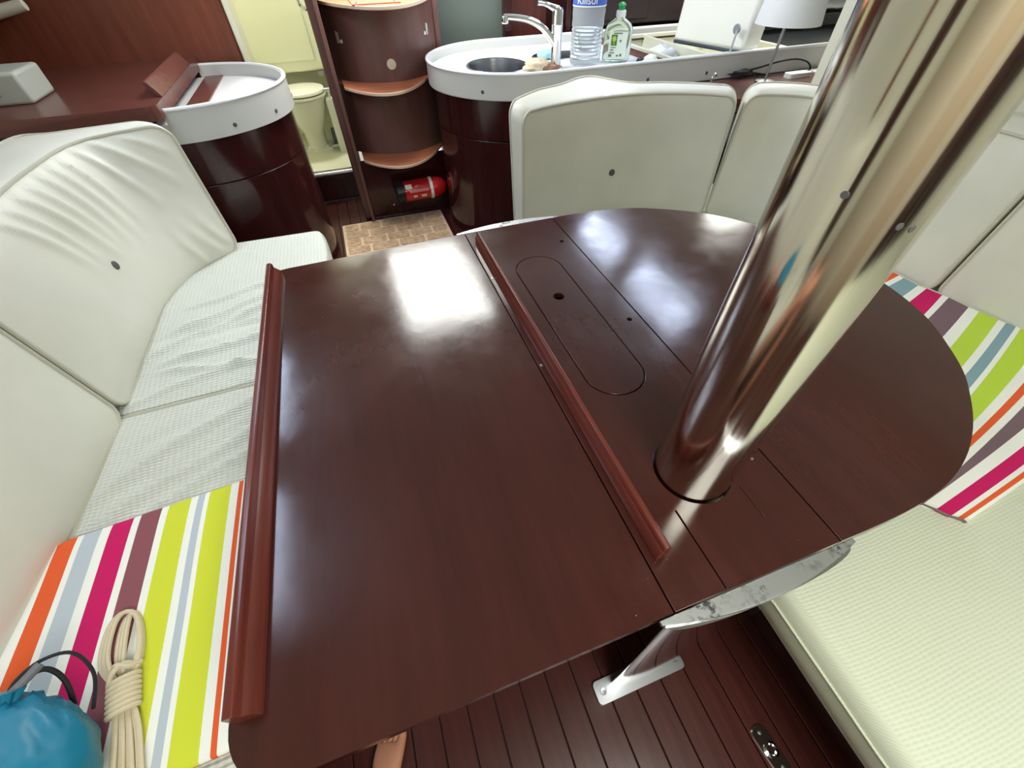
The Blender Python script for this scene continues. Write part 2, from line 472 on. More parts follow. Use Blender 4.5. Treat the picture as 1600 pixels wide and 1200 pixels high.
# aft bulkhead with the heads doorway
wa = struct(finish(box(-1.90, -0.475, 3.30, 3.36, 0.0, 2.05), 'wall_aft', M['bulk'], bevel=0.01))
struct(finish(box(-0.475, -0.445, 3.285, 3.50, 0.19, 2.05), 'trim_1', M['headcream'], bevel=0.006))
struct(finish(box(-0.06, 0.0, 3.10, 3.56, 0.0, 2.05), 'trim_2', M['riser'], bevel=0.012))
struct(finish(box(-0.475, -0.02, 3.52, 3.58, 0.0, 0.188), 'baseboard_aft', M['cab'], bevel=0.003))
struct(finish(tube([(-0.47, 3.52, 0.192), (-0.03, 3.52, 0.192)], 0.017, 14), 'trim_3', M['steel']))
# the aft bulkhead behind the galley: grey-green door panel, uprights and veneer panel
struct(finish(box(0.675, 1.165, 3.56, 3.60, 0.0, 2.05), 'wall_aft_galley', M['greygreen']))
struct(finish(box(1.165, 1.215, 3.50, 3.60, 0.0, 2.05), 'trim_4', M['cab'], bevel=0.006))
struct(finish(box(1.215, 1.48, 3.535, 3.60, 0.0, 2.05), 'trim_5', M['brownpanel'], bevel=0.004))
struct(finish(box(1.48, 3.9, 3.60, 3.66, 0.0, 2.05), 'wall_aft_right', M['brownpanel']))
struct(finish(box(0.640, 0.675, 3.30, 3.60, 0.0, 2.05), 'trim_6', M['riser'], bevel=0.006))
# heads compartment
struct(finish(box(-0.9, 0.1, 3.58, 5.0, 0.14, 0.20), 'floor_heads', M['headfloor']))
struct(finish(box(-0.9, 0.0, 4.56, 4.60, 0.20, 2.05), 'wall_heads_aft', M['headcream']))
struct(finish(box(-0.94, -0.90, 3.36, 4.60, 0.20, 2.05), 'wall_heads_left', M['headcream']))
struct(finish(box(-0.03, 0.01, 3.58, 4.60, 0.20, 2.05), 'wall_heads_right', M['headcream']))
struct(finish(box(-1.9, -0.475, 3.36, 3.40, 0.20, 2.05), 'wall_heads_forward', M['headcream']))

# deckhead with companionway opening, coachroof slopes with windows, side decks
cb = prism([(-0.75, -1.6), (1.70, -1.6), (1.70, 4.9), (-0.75, 4.9)], 2.05, 2.09,
           holes=[[(0.0, 2.42), (0.73, 2.42), (0.73, 3.50), (0.0, 3.50)]])
CE = struct(finish(cb, 'ceiling', M['ceil']))
def slope(xa, xb, nm, wins, wn):
    za, zb = 2.05, 1.75
    bm = bmesh.new()
    ys = [-1.6]+[y for w in wins for y in w]+[4.9]
    def P(f, y): return (lerp(xa, xb, f), y, lerp(za, zb, f))
    for f0, f1 in ((0, .22), (.22, .78), (.78, 1)):
        for k in range(len(ys)-1):
            if f0 == .22 and k % 2 == 1: continue
            bm.faces.new([bm.verts.new(P(f, y)) for f, y in ((f0, ys[k]), (f1, ys[k]), (f1, ys[k+1]), (f0, ys[k+1]))])
    bmesh.ops.remove_doubles(bm, verts=bm.verts, dist=1e-5)
    o = struct(finish(bm, nm, M['ceil']))
    for w in wins:
        b2 = bmesh.new(); sg = 1 if xb > xa else -1
        q = [V(P(f, y)) for f, y in ((.2, w[0]-.01), (.8, w[0]-.01), (.8, w[1]+.01), (.2, w[1]+.01))]
        nn = (q[1]-q[0]).cross(q[3]-q[0]).normalized(); nn = nn if nn.z > 0 else -nn
        loft([[p+nn*0.02 for p in q], [p+nn*0.028 for p in q]], b2)
        struct(finish(b2, 'window_%d' % wn, M['pane'])); wn += 1
slope(1.70, 2.0, 'ceiling_slope_right', [(1.72, 2.42), (2.68, 3.32)], 1)
slope(-0.75, -1.0, 'ceiling_slope_left', [(0.75, 1.35), (1.75, 2.45)], 3)
struct(finish(box(2.0, 3.95, -1.6, 4.9, 1.75, 1.80), 'ceiling_side_right', M['ceil']))
struct(finish(box(-1.95, -1.0, -1.6, 4.9, 1.75, 1.80), 'ceiling_side_left', M['ceil']))
# inner liner lockers behind the seats
struct(finish(box(2.26, 2.30, -1.55, 1.9, 0.0, 1.75), 'wall_right_liner', M['liner']))
struct(finish(box(-1.42, -1.395, 0.02, 0.12, 0.0, 1.75), 'trim_mast_streak_1', M['bulk'], bevel=.003))  # unseen strip added as a dark streak in the mast's reflection
struct(finish(box(-1.42, -1.395, -0.95, -0.55, 0.0, 1.75), 'trim_mast_streak_2', M['cab'], bevel=.003))  # wider unseen strip, also added to streak what the mast mirrors
struct(finish(box(-1.46, -1.42, -1.55, 2.20, 0.0, 1.75), 'wall_left_liner', M['liner']))

# ============================================================ MAST
MX, MY, MR = 0.438, 0.2727, 0.0665
mt = thing('mast_post', 'thick polished steel mast post standing through the dark table', 'mast', (MX, MY, 0))
finish(lathe([(MR, 0.0), (MR, 2.05)], 72, c=(MX, MY, 0)), 'tube', M['mast'], mt)
finish(lathe([(MR, 0.0), (0.11, 0.0), (0.11, 0.008), (MR+.012, 0.012), (MR, 0.03)], 48, c=(MX, MY, 0.0)), 'foot_ring', M['steel'], mt)
for a, z in ((-2.65, 1.245), (-1.86, 1.225), (-1.64, 1.2215)):
    b = lathe([(0, .0006), (.0030, .0005), (.0034, 0)], 14)
    d = V((math.cos(a), math.sin(a), 0))
    bmesh.ops.transform(b, matrix=Matrix.Translation(V((MX, MY, z))+d*MR) @ V((0, 0, 1)).rotation_difference(d).to_matrix().to_4x4(), verts=b.verts)
    finish(b, 'rivet', M['button'], mt)

# ============================================================ TABLE
T = thing('saloon_table', 'large glossy dark mahogany drop-leaf table around the mast post', 'table', (0.27, 0.68, 0))
ZT = 0.72
def leaf_left():
    o = [(0.268, 0.0765), (0.268, 1.284)]
    o += [(-0.285, 1.270)]+circle(-0.300, 1.232, 0.036, 6, PI/2, PI, False)
    o += circle(-0.268, 0.150, 0.074, 10, PI, 1.5*PI, False)
    return o
finish(prism(leaf_left(), ZT-0.026, ZT), 'leaf', M['table'], T, bevel=0.002)
ctr_holes = [circle(MX, MY, MR+0.0035, 48), stadium(0.3520, 0.4945, 0.474, 1.068), circle(0.551, 1.122, 0.0065, 12), circle(0.553, 0.697, 0.0065, 12),
             [(0.3610, 0.0785), (0.3635, 0.0785), (0.3635, 0.212), (0.3610, 0.212)], [(0.4958, 0.152), (0.4972, 0.152), (0.4972, 0.214), (0.4958, 0.214)]]
finish(prism([(0.2705, 0.0765), (0.5835, 0.0765), (0.5835, 1.284), (0.2705, 1.284)], ZT-0.026, ZT, ctr_holes), 'centre_panel', M['table'], T, bevel=0.0012)
finish(box(0.30, 0.55, 0.44, 1.10, 0.625, 0.630), 'locker_bottom', M['dark'], T)
finish(prism(stadium(0.3545, 0.4920, 0.4765, 1.0655), ZT-0.016, ZT+0.0005, [circle(0.4225, 0.852, 0.0150, 20)]), 'locker_lid', M['table'], T, bevel=0.0015)
rl = [(0.5865, 1.2835), (0.67, 1.282), (0.76, 1.274), (0.84, 1.260), (0.909, 1.238), (1.00, 1.190), (1.095, 1.123), (1.16, 1.050), (1.215, 0.965), (1.265, 0.85),
      (1.291, 0.72), (1.297, 0.63), (1.290, 0.545), (1.260, 0.44), (1.205, 0.345), (1.150, 0.272), (1.093, 0.220), (1.045, 0.182), (0.995, 0.150), (0.94, 0.122), (0.875, 0.099), (0.80, 0.084), (0.70, 0.077), (0.5865, 0.0765)]
rc = [(p.x, p.y) for p in catmull([(x, y, 0) for x, y in rl], 90)]
finish(prism(rc, ZT-0.026, ZT), 'leaf', M['table'], T, bevel=0.0025)
# locker box side walls under the centre panel
finish(box(0.275, 0.290, 0.12, 1.24, 0.56, 0.693), 'apron', M['cab'], T)
finish(box(0.565, 0.580, 0.12, 1.24, 0.56, 0.693), 'apron', M['cab'], T)
# fiddle rails
pl = [(-.2985, .7205), (-.3010, .7360), (-.3125, .7475), (-.3145, .7500), (-.3145, .7590), (-.3180, .7640), (-.3270, .7640), (-.3310, .7600), (-.3320, .7205)]
finish(extrude_profile(pl, 0.152, 1.236), 'fiddle_rail', M['rail'], T, sharp=50, bevel=0.001)
pr = [(.2830, .7205), (.2855, .7470), (.2885, .7505), (.2880, .7580), (.2910, .7630), (.2980, .7630), (.3015, .7580), (.3010, .7205)]
finish(extrude_profile(pr, 0.150, 1.200), 'fiddle_rail', M['rail'], T, sharp=50, bevel=0.001)
for y in (0.62, 1.0):
    finish(lathe([(0, .0015), (.003, .001), (.0035, 0)], 12, c=(0.277, y, ZT)), 'screw', M['steel'], T)
finish(lathe([(0, .0015), (.003, .001), (.0035, 0)], 12, c=(0.557, 0.252, ZT)), 'screw', M['polish'], T)
# end brackets, pedestals
def lens(x0, x1, y0, depth, n=20, p=0.9):
    top = [(x0, y0), (x1, y0)]
    arc = []
    for i in range(n+1):
        f = i/n; arc.append((lerp(x1, x0, f), y0-depth*(0.22+0.78*math.sin(PI*f)**p)))
    return top+arc
def end_bracket(sign, y0):
    L0 = lens(0.243, 0.608, 0, 0.031)
    o = [(x, y0+y*sign) for x, y in L0]
    finish(prism(o, ZT-0.0105, ZT-0.0015), 'end_plate', M['plate'], T, bevel=0.0012)
    rings = []
    for k in range(9):
        f = k/8; z = lerp(0.012, 0.709, f); w = lerp(0.100, 0.176, f**1.2); cx = lerp(0.388, 0.425, f)
        d = lerp(0.020, 0.0225, f)
        rings.append([(cx+w*math.copysign(abs(math.cos(a))**0.9, math.cos(a)), y0-0.008*sign+d*math.sin(a)*(1 if math.sin(a)*sign < 0 else 0.55), z) for a in [2*PI*i/40 for i in range(40)]])
    finish(loft(rings), 'pedestal', M['polish'], T)
    finish(prism(rrect(0.236, 0.500, y0-0.018*sign-0.027, y0-0.018*sign+0.027, 0.012), 0.0, 0.012), 'base_plate', M['steel'], T, bevel=0.004, seg=3)
    for x in (0.258, 0.480):
        b = lathe([(0, .0005), (.002, .0005), (.0025, .002), (.008, .0025), (.009, 0)], 16, c=(x, y0-0.018*sign, 0.012))
        finish(b, 'screw', M['steel'], T)
end_bracket(1, 0.0745)
end_bracket(-1, 1.2860)

# ============================================================ SEATS
def gauss_ridges(rs):
    def f(p):
        h = 0
        for (x0, y0, x1, y1, w, a) in rs:
            d = V((x1-x0, y1-y0)); L = d.length; d /= L
            q = V((p.x-x0, p.y-y0)); s = q.dot(d)/L; n = q.x*d.y-q.y*d.x
            e = 1 if 0 <= s <= 1 else math.exp(-((min(abs(s), abs(s-1))*L)/0.05)**2)
            n += 0.006*math.sin(s*7+x0*40)
            h += 2.0*a*e*math.exp(-(n/w)**2)
        return h
    return f
gr = gauss_ridges([(-.80, 1.37, -.42, 1.57, .012, .007), (-.74, 1.30, -.40, 1.36, .013, .008), (-.72, 1.50, -.40, 1.62, .012, .006), (-.74, 1.25, -.45, 1.20, .011, .007),
                   (-.70, 1.62, -.42, 1.70, .014, .006), (-.82, 1.15, -.55, 1.22, .012, .006), (-.78, 1.45, -.60, 1.47, .02, -.006), (-.66, 1.42, -.42, 1.44, .018, -.005)])
def disp_aft(s, t, p):
    return gr(p)+0.004*noise.noise(V((p.x*9, p.y*7, 1.3)))
gr2 = gauss_ridges([(-.80, .84, -.45, 1.07, .014, .009), (-.80, .74, -.50, .90, .015, .008), (-.68, .74, -.42, .86, .012, .007), (-.78, .95, -.62, 1.03, .02, -.004), (-.72, .83, -.46, .96, .012, -.004)])
def disp_fwd(s, t, p):
    return gr2(p)+0.003*noise.noise(V((p.x*8, p.y*8, 4.3)))
def seat(name, label, a, b, z, th, m, disp=None, R=0.05, puff=0.006, **k):
    f = lambda c, zz: [(x, y, zz) for x, y in c]
    return cushion(name, label, f(a, z), f(b, z), f(a, z-th), f(b, z-th), m, R=R, puff=puff, disp=disp, cat='seat cushion', group='striped pads on the settees' if 'pad' in name else 'pale seat cushions of the settees', **k)
SEATZ = 0.450
seat('seat_cushion', 'white waffle-cloth seat cushion at the companionway end of the left settee',
     [(-0.895, 1.108), (-0.90, 1.45), (-0.885, 1.76), (-0.80, 1.98), (-0.67, 2.10)], [(-0.25, 1.130), (-0.25, 1.45), (-0.25, 1.70), (-0.245, 1.88), (-0.262, 2.085)],
     SEATZ-.006, 0.12, M['waffle'], disp_aft, R=0.04, nu=90, nv=60, pipe=0.004, piped=(False, True), side=0.012)
seat('seat_cushion', 'white waffle-cloth seat cushion of the left settee with the striped pad on its near end',
     [(-0.895, 1.092), (-0.90, 0.7), (-0.93, 0.35), (-0.97, 0.0), (-1.02, -0.5)], [(-0.25, 1.112), (-0.33, 0.7), (-0.405, 0.35), (-0.43, 0.0), (-0.45, -0.5)],
     SEATZ-.006, 0.12, M['waffle'], disp_fwd, R=0.02, nu=110, nv=60, pipe=0.004, piped=(True, True), side=0.010)
def lz(a, b, z0, z1, nm, lab):
    return tag(finish(prism(a+b[::-1], z0, z1), nm, M['cab'], bevel=0.004), lab, 'settee base', 'dark base boxes under the settees')
lz([(-0.87, 2.04), (-0.87, -0.6)], [(-0.34, 2.04), (-0.34, 1.1), (-0.53, 0.4), (-0.53, -0.6)], 0.0, 0.31, 'settee_base', 'dark mahogany base box under the left settee cushions')

# back cushions, left settee
def folds(s, t, p):
    # s along the cushion (0 = towards the camera), t from bottom to top
    h = 0
    for (sa, ta, sb, tb, w, a) in FOLDS:
        d = V((sb-sa, (tb-ta)*0.5)); L = d.length; d /= L
        q = V((s-sa, (t-ta)*0.5)); u = q.dot(d)/L; n = q.x*d.y-q.y*d.x+0.012*math.sin(u*3)
        e = max(0, min(1, (1.05-u)*1.6))*(1 if u > 0 else math.exp(-(u*L/0.03)**2))
        h += 1.3*a*e*math.exp(-(n/(w*(0.55+0.9*max(u, 0))))**2)
    return h
FOLDS = [(.24, .97, .40, .45, .015, .009), (.31, .97, .45, .42, .012, .009), (.38, .98, .54, .36, .015, .012), (.45, .98, .57, .45, .012, .009), (.52, .98, .62, .40, .014, .011), (.58, .98, .68, .36, .015, .011),
         (.64, .98, .73, .42, .013, .010), (.71, .98, .84, .50, .014, .009), (.78, .98, .94, .60, .014, .009), (.86, .98, .99, .76, .011, .007), (.92, .06, .84, .46, .025, .007), (.84, .05, .80, .42, .022, .007), (.97, .10, .90, .50, .02, .006)]
cushion('back_cushion', 'puckered cream vinyl back cushion at the companionway end of the left settee',
        [(-0.855, 1.125, .446), (-0.855, 1.45, .446), (-0.842, 1.70, .446), (-0.77, 1.88, .446), (-0.612, 2.030, .446)],
        [(-0.925, 1.13, .935), (-0.950, 1.45, .935), (-0.950, 1.72, .935), (-0.89, 1.97, .935), (-0.645, 2.075, .935)],
        [(-0.98, 1.13, .46), (-0.99, 1.45, .46), (-0.98, 1.72, .46), (-0.90, 1.96, .46), (-0.66, 2.13, .46)],
        [(-1.05, 1.14, .950), (-1.09, 1.55, .950), (-1.11, 2.03, .945), (-0.97, 2.06, .945), (-0.680, 2.100, .945)],
        M['creamL'], R=0.055, group='cream back cushions around the settees', puff=0.026, nu=110, nv=60, disp=folds, buttons=[(0.47, 0.42)], side=0.010)
cushion('back_cushion', 'smooth cream vinyl back cushion at the near end of the left settee',
        [(-1.0, -0.42, .446), (-0.96, 0.0, .446), (-0.912, .35, .446), (-0.875, .70, .446), (-0.855, 1.105, .446)],
        [(-1.06, -0.42, .935), (-1.02, 0.0, .935), (-0.985, .35, .935), (-0.95, .70, .935), (-0.925, 1.11, .935)],
        [(-1.12, -0.42, .46), (-1.08, 0.0, .46), (-1.03, .35, .46), (-1.0, .70, .46), (-0.97, 1.105, .46)],
        [(-1.18, -0.42, .96), (-1.14, 0.0, .96), (-1.10, .35, .96), (-1.07, .70, .96), (-1.04, 1.11, .96)],
        M['creamL'], R=0.05, group='cream back cushions around the settees', puff=0.022, nu=60, nv=40, side=0.010)

# striped pad on the left settee
seat('striped_pad', 'thin pad in orange, magenta, mauve and lime stripes on the left settee', [(-0.885, 0.688), (-0.900, 0.45), (-0.935, 0.22), (-0.95, 0.165)],
     [(-0.40, 0.728), (-0.41, 0.5), (-0.425, 0.3), (-0.43, 0.178)], SEATZ+0.026, 0.016, M['stripeL'], lambda s, t, p: 0.003*noise.noise(V((p.x*6, p.y*5, 9))), R=0.035, puff=0.004, nu=50, nv=40, pipe=0.003, piped=(False, True), side=0.004, pm=mat('orange_edge', (150, 84, 70), 0.8))

# right settee
seat('seat_cushion', 'cream quilted seat cushion at the near end of the right settee', [(0.632, -1.2), (0.630, -0.6), (0.628, -0.2), (0.636, 0.10), (0.644, 0.40)],
     [(2.06, -1.2), (2.06, -0.6), (2.06, -0.2), (2.02, 0.10), (1.96, 0.42)], SEATZ-.004, 0.14, M['waffleR'], lambda s, t, p: 0.004*noise.noise(V((p.x*5, p.y*5, 2))), R=0.03, puff=0.010, nu=80, nv=60, side=0.022, piped=(False, True))
seat('seat_cushion', 'cream quilted seat cushion of the right settee hidden under the striped pad', [(1.34, 0.43), (1.34, 0.8), (1.34, 1.3)],
     [(1.97, 0.44), (1.90, 0.8), (1.94, 1.3)], SEATZ-.006, 0.13, M['waffleR'], None, R=0.03, nu=20, nv=16)
seat('seat_cushion', 'cream quilted seat cushion behind the table below the galley', [(0.70, 1.40), (1.2, 1.40), (1.94, 1.32)],
     [(0.70, 1.965), (1.25, 2.03), (1.82, 1.84)], SEATZ-.006, 0.13, M['waffleR'], None, R=0.06, nu=30, nv=16)
lz([(0.76, -1.4), (0.76, 0.46)], [(2.1, -1.4), (2.1, 0.46)], 0.0, 0.296, 'settee_base', 'dark base box under the near end of the right settee')
lz([(0.78, 1.46), (0.78, 1.95)], [(1.85, 1.46), (1.85, 1.78)], 0.0, 0.305, 'settee_base', 'dark base box under the seat behind the table')
tag(finish(tube([(0.610, -1.2, .398), (0.606, -.6, .400), (0.604, -.2, .400), (0.612, .08, .398), (0.620, .38, .398)], .0026, 6), 'piping', M['waffleR']), 'cream piping seam along the front of the near right cushion', 'piping')
# back cushions, right settee (A galley side, B corner behind the mast, C and D hull side)
KA = 0.855
def zz(c, z, dx=0, dy=0): return [(x*KA+dx, y*KA+dy, 1.4-KA*(1.4-z)) for x, y, _ in c]
A_f = [(0.735, 1.980, 0), (0.80, 2.010, 0), (0.90, 2.040, 0), (1.03, 2.060, 0), (1.20, 2.070, 0), (1.371, 2.055, 0), (1.52, 2.005, 0), (1.65, 1.935, 0), (1.765, 1.840, 0)]
A_b = [(0.700, 2.060, 0), (0.78, 2.130, 0), (0.90, 2.215, 0), (1.03, 2.262, 0), (1.235, 2.360, 0), (1.36, 2.165, 0), (1.52, 2.095, 0), (1.67, 2.005, 0), (1.800, 1.895, 0)]
A_bb = [(x+(fx-x)*0.35, y+(fy-y)*0.35, 0) for (x, y, _), (fx, fy, __) in zip(A_b, A_f)]
GB_ = 'cream back cushions around the settees'
def low(c, dy=0): return [(x*KA, y*KA+dy, .446) for x, y, _ in c]
cushion('back_cushion', 'wide cream vinyl back cushion with one dark button below the galley sink', low(A_f, -.012), zz(A_f, .852), low(A_bb), zz(A_b, .878),
        M['cream'], R=0.045, puff=0.012, nu=90, nv=44, buttons=[(0.498, 0.395)], side=0.008, group=GB_)
cushion('back_cushion', 'cream vinyl corner back cushion partly hidden by the mast post',
        [(1.520, 1.556, .446), (1.62, 1.50, .446), (1.68, 1.41, .446), (1.715, 1.275, .446)], [(1.560, 1.569, .931), (1.667, 1.535, .931), (1.761, 1.454, .931), (1.815, 1.300, .931)],
        [(1.59, 1.62, .46), (1.69, 1.57, .46), (1.76, 1.46, .46), (1.80, 1.30, .46)], [(1.610, 1.645, .952), (1.730, 1.610, .952), (1.84, 1.51, .952), (1.90, 1.33, .952)],
        M['cream'], R=0.045, puff=0.016, nu=50, nv=36, side=0.008, group=GB_)
cushion('back_cushion', 'cream vinyl back cushion on the hull side behind the far end of the striped pad',
        [(1.735, 1.24, .457), (1.81, 1.05, .457), (1.865, .86, .457), (1.885, .715, .457)], [(1.835, 1.265, .935), (1.925, 1.09, .935), (1.985, .90, .935), (1.975, .725, .935)],
        [(1.82, 1.26, .46), (1.91, 1.07, .46), (1.97, .88, .46), (1.99, .72, .46)], [(1.925, 1.30, .965), (2.02, 1.12, .965), (2.09, .92, .965), (2.08, .73, .965)],
        M['cream'], R=0.045, puff=0.014, nu=40, nv=36, side=0.008, group=GB_)
cushion('back_cushion', 'cream vinyl back cushion on the hull side above the lime stripes of the pad',
        [(1.890, .695, .457), (1.945, .45, .457), (1.99, .2, .457), (2.02, -.15, .457)], [(1.975, .705, .935), (2.02, .45, .935), (2.06, .2, .935), (2.09, -.15, .935)],
        [(2.00, .695, .46), (2.05, .45, .46), (2.10, .2, .46), (2.12, -.15, .46)], [(2.08, .70, .965), (2.12, .45, .965), (2.16, .2, .965), (2.18, -.15, .965)],
        M['cream'], R=0.045, puff=0.016, nu=40, nv=36, side=0.008, group=GB_)

# striped pad on the right settee, stripes fanning out: UV v runs across the stripes
rows = [((1.56, .86), (1.855, .905), WHT), ((1.60, .80), (1.858, .853), ORG), ((1.60, .775), (1.864, .824), WHT), ((1.58, .755), (1.862, .806), BLU), ((1.56, .675), (1.866, .750), WHT),
        ((1.53, .635), (1.877, .726), MAG), ((1.50, .545), (1.891, .676), WHT), ((1.48, .525), (1.897, .657), MAUR), ((1.44, .445), (1.905, .595), WHT), ((1.42, .402), (1.912, .567), LIMR),
        ((1.38, .332), (1.925, .510), WHT), ((1.36, .308), (1.93, .490), BLU), ((1.33, .270), (1.945, .466), WHT), ((1.31, .252), (1.95, .456), LIMR), ((1.22, .190), (1.965, .395), WHT),
        ((1.19, .168), (1.975, .365), ORG), ((1.165, .152), (1.98, .345), WHT), ((1.13, .128), (1.985, .332), MAUR), ((1.06, .110), (2.0, .270), WHT), ((1.075, .090), (2.0, .235), MAG),
        ((1.09, .066), (2.0, .200), WHT), ((1.100, .058), (2.0, .188), ORG), ((1.108, .050), (2.0, .176), WHT), ((1.113, .044), (2.0, .168), WHT)]
bands = [(i/23.0, r[2]) for i, r in enumerate(rows)][:23]
M['stripeR'] = stripes('striped_canvas_fan', bands, 0.0, 1.0, 'UV')
def pad_right():
    t = thing('striped_pad', 'thin pad with lime, mauve and magenta stripes on the right settee beside the table', 'seat cushion', (1.6, .4, .45), 'striped pads on the settees')
    bm = bmesh.new(); uv = bm.loops.layers.uv.new('UVMap'); top = []; nx = 16
    for i in range(24):
        a, b, _ = rows[i]; r = []
        for k in range(nx+1):
            f = k/nx; bow = 0.012*math.sin(PI*f)*(i/23.0)
            x, y = lerp(a[0], b[0], f), lerp(a[1], b[1], f)-bow
            z = 0.476+0.003*noise.noise(V((x*6, y*6, 3)))
            if i == 23: z -= 0.004
            r.append(bm.verts.new((x, y, z)))
        top.append(r)
    def quad(vs, uvs):
        f = bm.faces.new(vs)
        for l, q in zip(f.loops, uvs): l[uv].uv = q
    for i in range(23):
        for k in range(nx):
            quad((top[i][k], top[i+1][k], top[i+1][k+1], top[i][k+1]), ((k/nx, i/23), (k/nx, (i+1)/23), ((k+1)/nx, (i+1)/23), ((k+1)/nx, i/23)))
    per = [(0, k) for k in range(nx)]+[(i, nx) for i in range(23)]+[(23, k) for k in range(nx, 0, -1)]+[(i, 0) for i in range(23, 0, -1)]
    low = [bm.verts.new(top[i][k].co+V((0, 0, -0.022))) for i, k in per]
    for q in range(len(per)):
        r = (q+1) % len(per); i, k = per[q]; i2, k2 = per[r]
        quad((top[i][k], top[i2][k2], low[r], low[q]), ((k/nx, i/23), (k2/nx, i2/23), (k2/nx, i2/23), (k/nx, i/23)))
    f = bm.faces.new(low)
    edR = [top[i][nx].co.copy() for i in range(24)]; edL = [top[i][0].co+V((-.001, 0, -.012)) for i in range(24)]
    o = finish(bm, 'cover', M['stripeR'], t, sharp=50)
    finish(tube(edR, 0.0035, 6), 'piping', M['piping'], t)
    finish(tube(edL, 0.0035, 6), 'piping', mat('grey_edge', (120, 104, 104), .8), t)
pad_right()

# ============================================================ CABINETS WITH ROUNDED ENDS
def arcp(cx, cy, r, a0, a1, n): return [(cx+r*math.cos(lerp(a0, a1, i/n)), cy+r*math.sin(lerp(a0, a1, i/n))) for i in range(n+1)]
def dend(cx, cy, r, xe, n=36, side=-1):
    """plan of a counter with a half-round end; side -1: round end at the left, straight part runs to xe"""
    if side < 0: return [(xe, cy+r)]+arcp(cx, cy, r, PI/2, 1.5*PI, n)+[(xe, cy-r)]
    return [(xe, cy-r)]+arcp(cx, cy, r, -PI/2, PI/2, n)+[(xe, cy+r)]

# left cabinet
LC = thing('rounded_cabinet', 'dark mahogany round-ended cabinet with white rimmed top beside the left settee', 'cabinet', (-0.7, 2.78, 0))
cxl, cyl = -0.715, 2.79
def drum(cx, cy, r, xe, z0, z1, side): return prism(dend(cx, cy, r, xe, side=side), z0, z1)
finish(drum(cxl, cyl, .445, -0.775, 0.0, 0.612, 1), 'body', M['cab'], LC, bevel=0.0025)
finish(drum(cxl, cyl, .445, -0.775, 0.616, 0.815, 1), 'upper_body', M['cab'], LC, bevel=0.0025)
def rim_bead(cx, cy, r, xe, z, side, parent):
    pts = [(x, y, z) for x, y in dend(cx, cy, r, xe, 48, side)]
    return finish(tube(pts, .0085, 8), 'rim_bead', M['rim'], parent)
def rimband(cx, cy, r, xe, z0, z1, th, side, n=36):
    o = dend(cx, cy, r, xe, n, side); i = dend(cx, cy, r-th, xe, n, side)[::-1]
    return prism(o+i, z0, z1)
finish(rimband(cxl, cyl, .468, -0.70, .800, .925, .016, 1), 'rim', M['rimgrey'], LC, bevel=0.005, seg=3)
finish(drum(cxl, cyl, .450, -0.775, .816, .872, 1), 'counter_top', M['gel'], LC)
for a in (-1.05, -0.55, 0.1):
    d = V((math.cos(a), math.sin(a), 0)); b = lathe([(0, .002), (.008, .0015), (.0095, -.002)], 14)
    bmesh.ops.transform(b, matrix=Matrix.Translation(V((cxl, cyl, .835))+d*.4685) @ V((0, 0, 1)).rotation_difference(d).to_matrix().to_4x4(), verts=b.verts)
    finish(b, 'screw', M['button'], LC)
finish(box(-0.690, -0.600, 2.365, 3.22, 0.872, 0.880), 'strip', M['desk'], LC, bevel=0.002)
rim_bead(cxl, cyl, .464, -0.70, .924, 1, LC)
# chart desk
CD = thing('chart_desk', 'reddish brown chart desk top with rounded front edge left of the white-rimmed cabinet', 'desk', (-1.2, 2.7, 0))
finish(prism([(-1.42, 2.26), (-0.745, 2.26)]+arcp(-0.745, 2.30, .04, -PI/2, 0, 6)+[(-0.705, 3.296), (-1.89, 3.296), (-1.89, 2.26)], 0.905, 0.955), 'desk_top', M['desk'], CD, bevel=0.012, seg=4)
finish(box(-1.89, -0.782, 2.32, 3.29, 0.55, 0.905), 'front_panel', M['cab'], CD)
finish(box(-1.89, -1.47, 2.34, 3.29, 0.0, 0.55), 'side_panel', M['cab'], CD)
b = bmesh.new(); 
prof = [(-0.705, .9555), (-0.712, .968), (-0.735, 1.006), (-0.745, 1.012), (-0.752, 1.006), (-0.748, .996), (-0.730, .966), (-0.722, .9555)]
FP = tag(finish(extrude_profile(prof, 2.41, 3.08), 'hinged_fiddle', M['desk'], bevel=0.002), 'raised reddish wooden fiddle board tilted up along the end of the chart desk', 'board')
# things on the left
GB = thing('instrument_case', 'pale grey instrument case at the left end of the chart desk', 'case', (-1.30, 2.60, .955))
finish(box(-1.46, -1.18, 2.50, 2.72, .955, 1.06), 'case', M['greybox'], GB, bevel=0.012, seg=3)
finish(box(-1.36, -1.27, 2.4985, 2.503, .985, 1.02), 'panel', M['steel'], GB, bevel=0.003)
GR = thing('grab_handle', 'pale cream grab handle on the wooden bulkhead over the chart desk', 'handle', (-1.35, 3.24, 1.2))
finish(tube([(-1.75, 3.235, 1.13), (-1.5, 3.235, 1.165), (-1.30, 3.235, 1.20)], [.026, .026, .022], 14), 'bar', M['liner'], GR, bevel=0)
for x, z in ((-1.62, 1.148), (-1.38, 1.186)): finish(tube([(x, 3.235, z), (x, 3.305, z)], .014, 10), 'post', M['liner'], GR)

# galley counter
G = thing('galley_counter', 'galley counter with white raised rim and dark rounded end behind the back cushions', 'counter', (1.6, 2.87, 0))
gx, gy, gr_ = 1.0, 2.86, .475
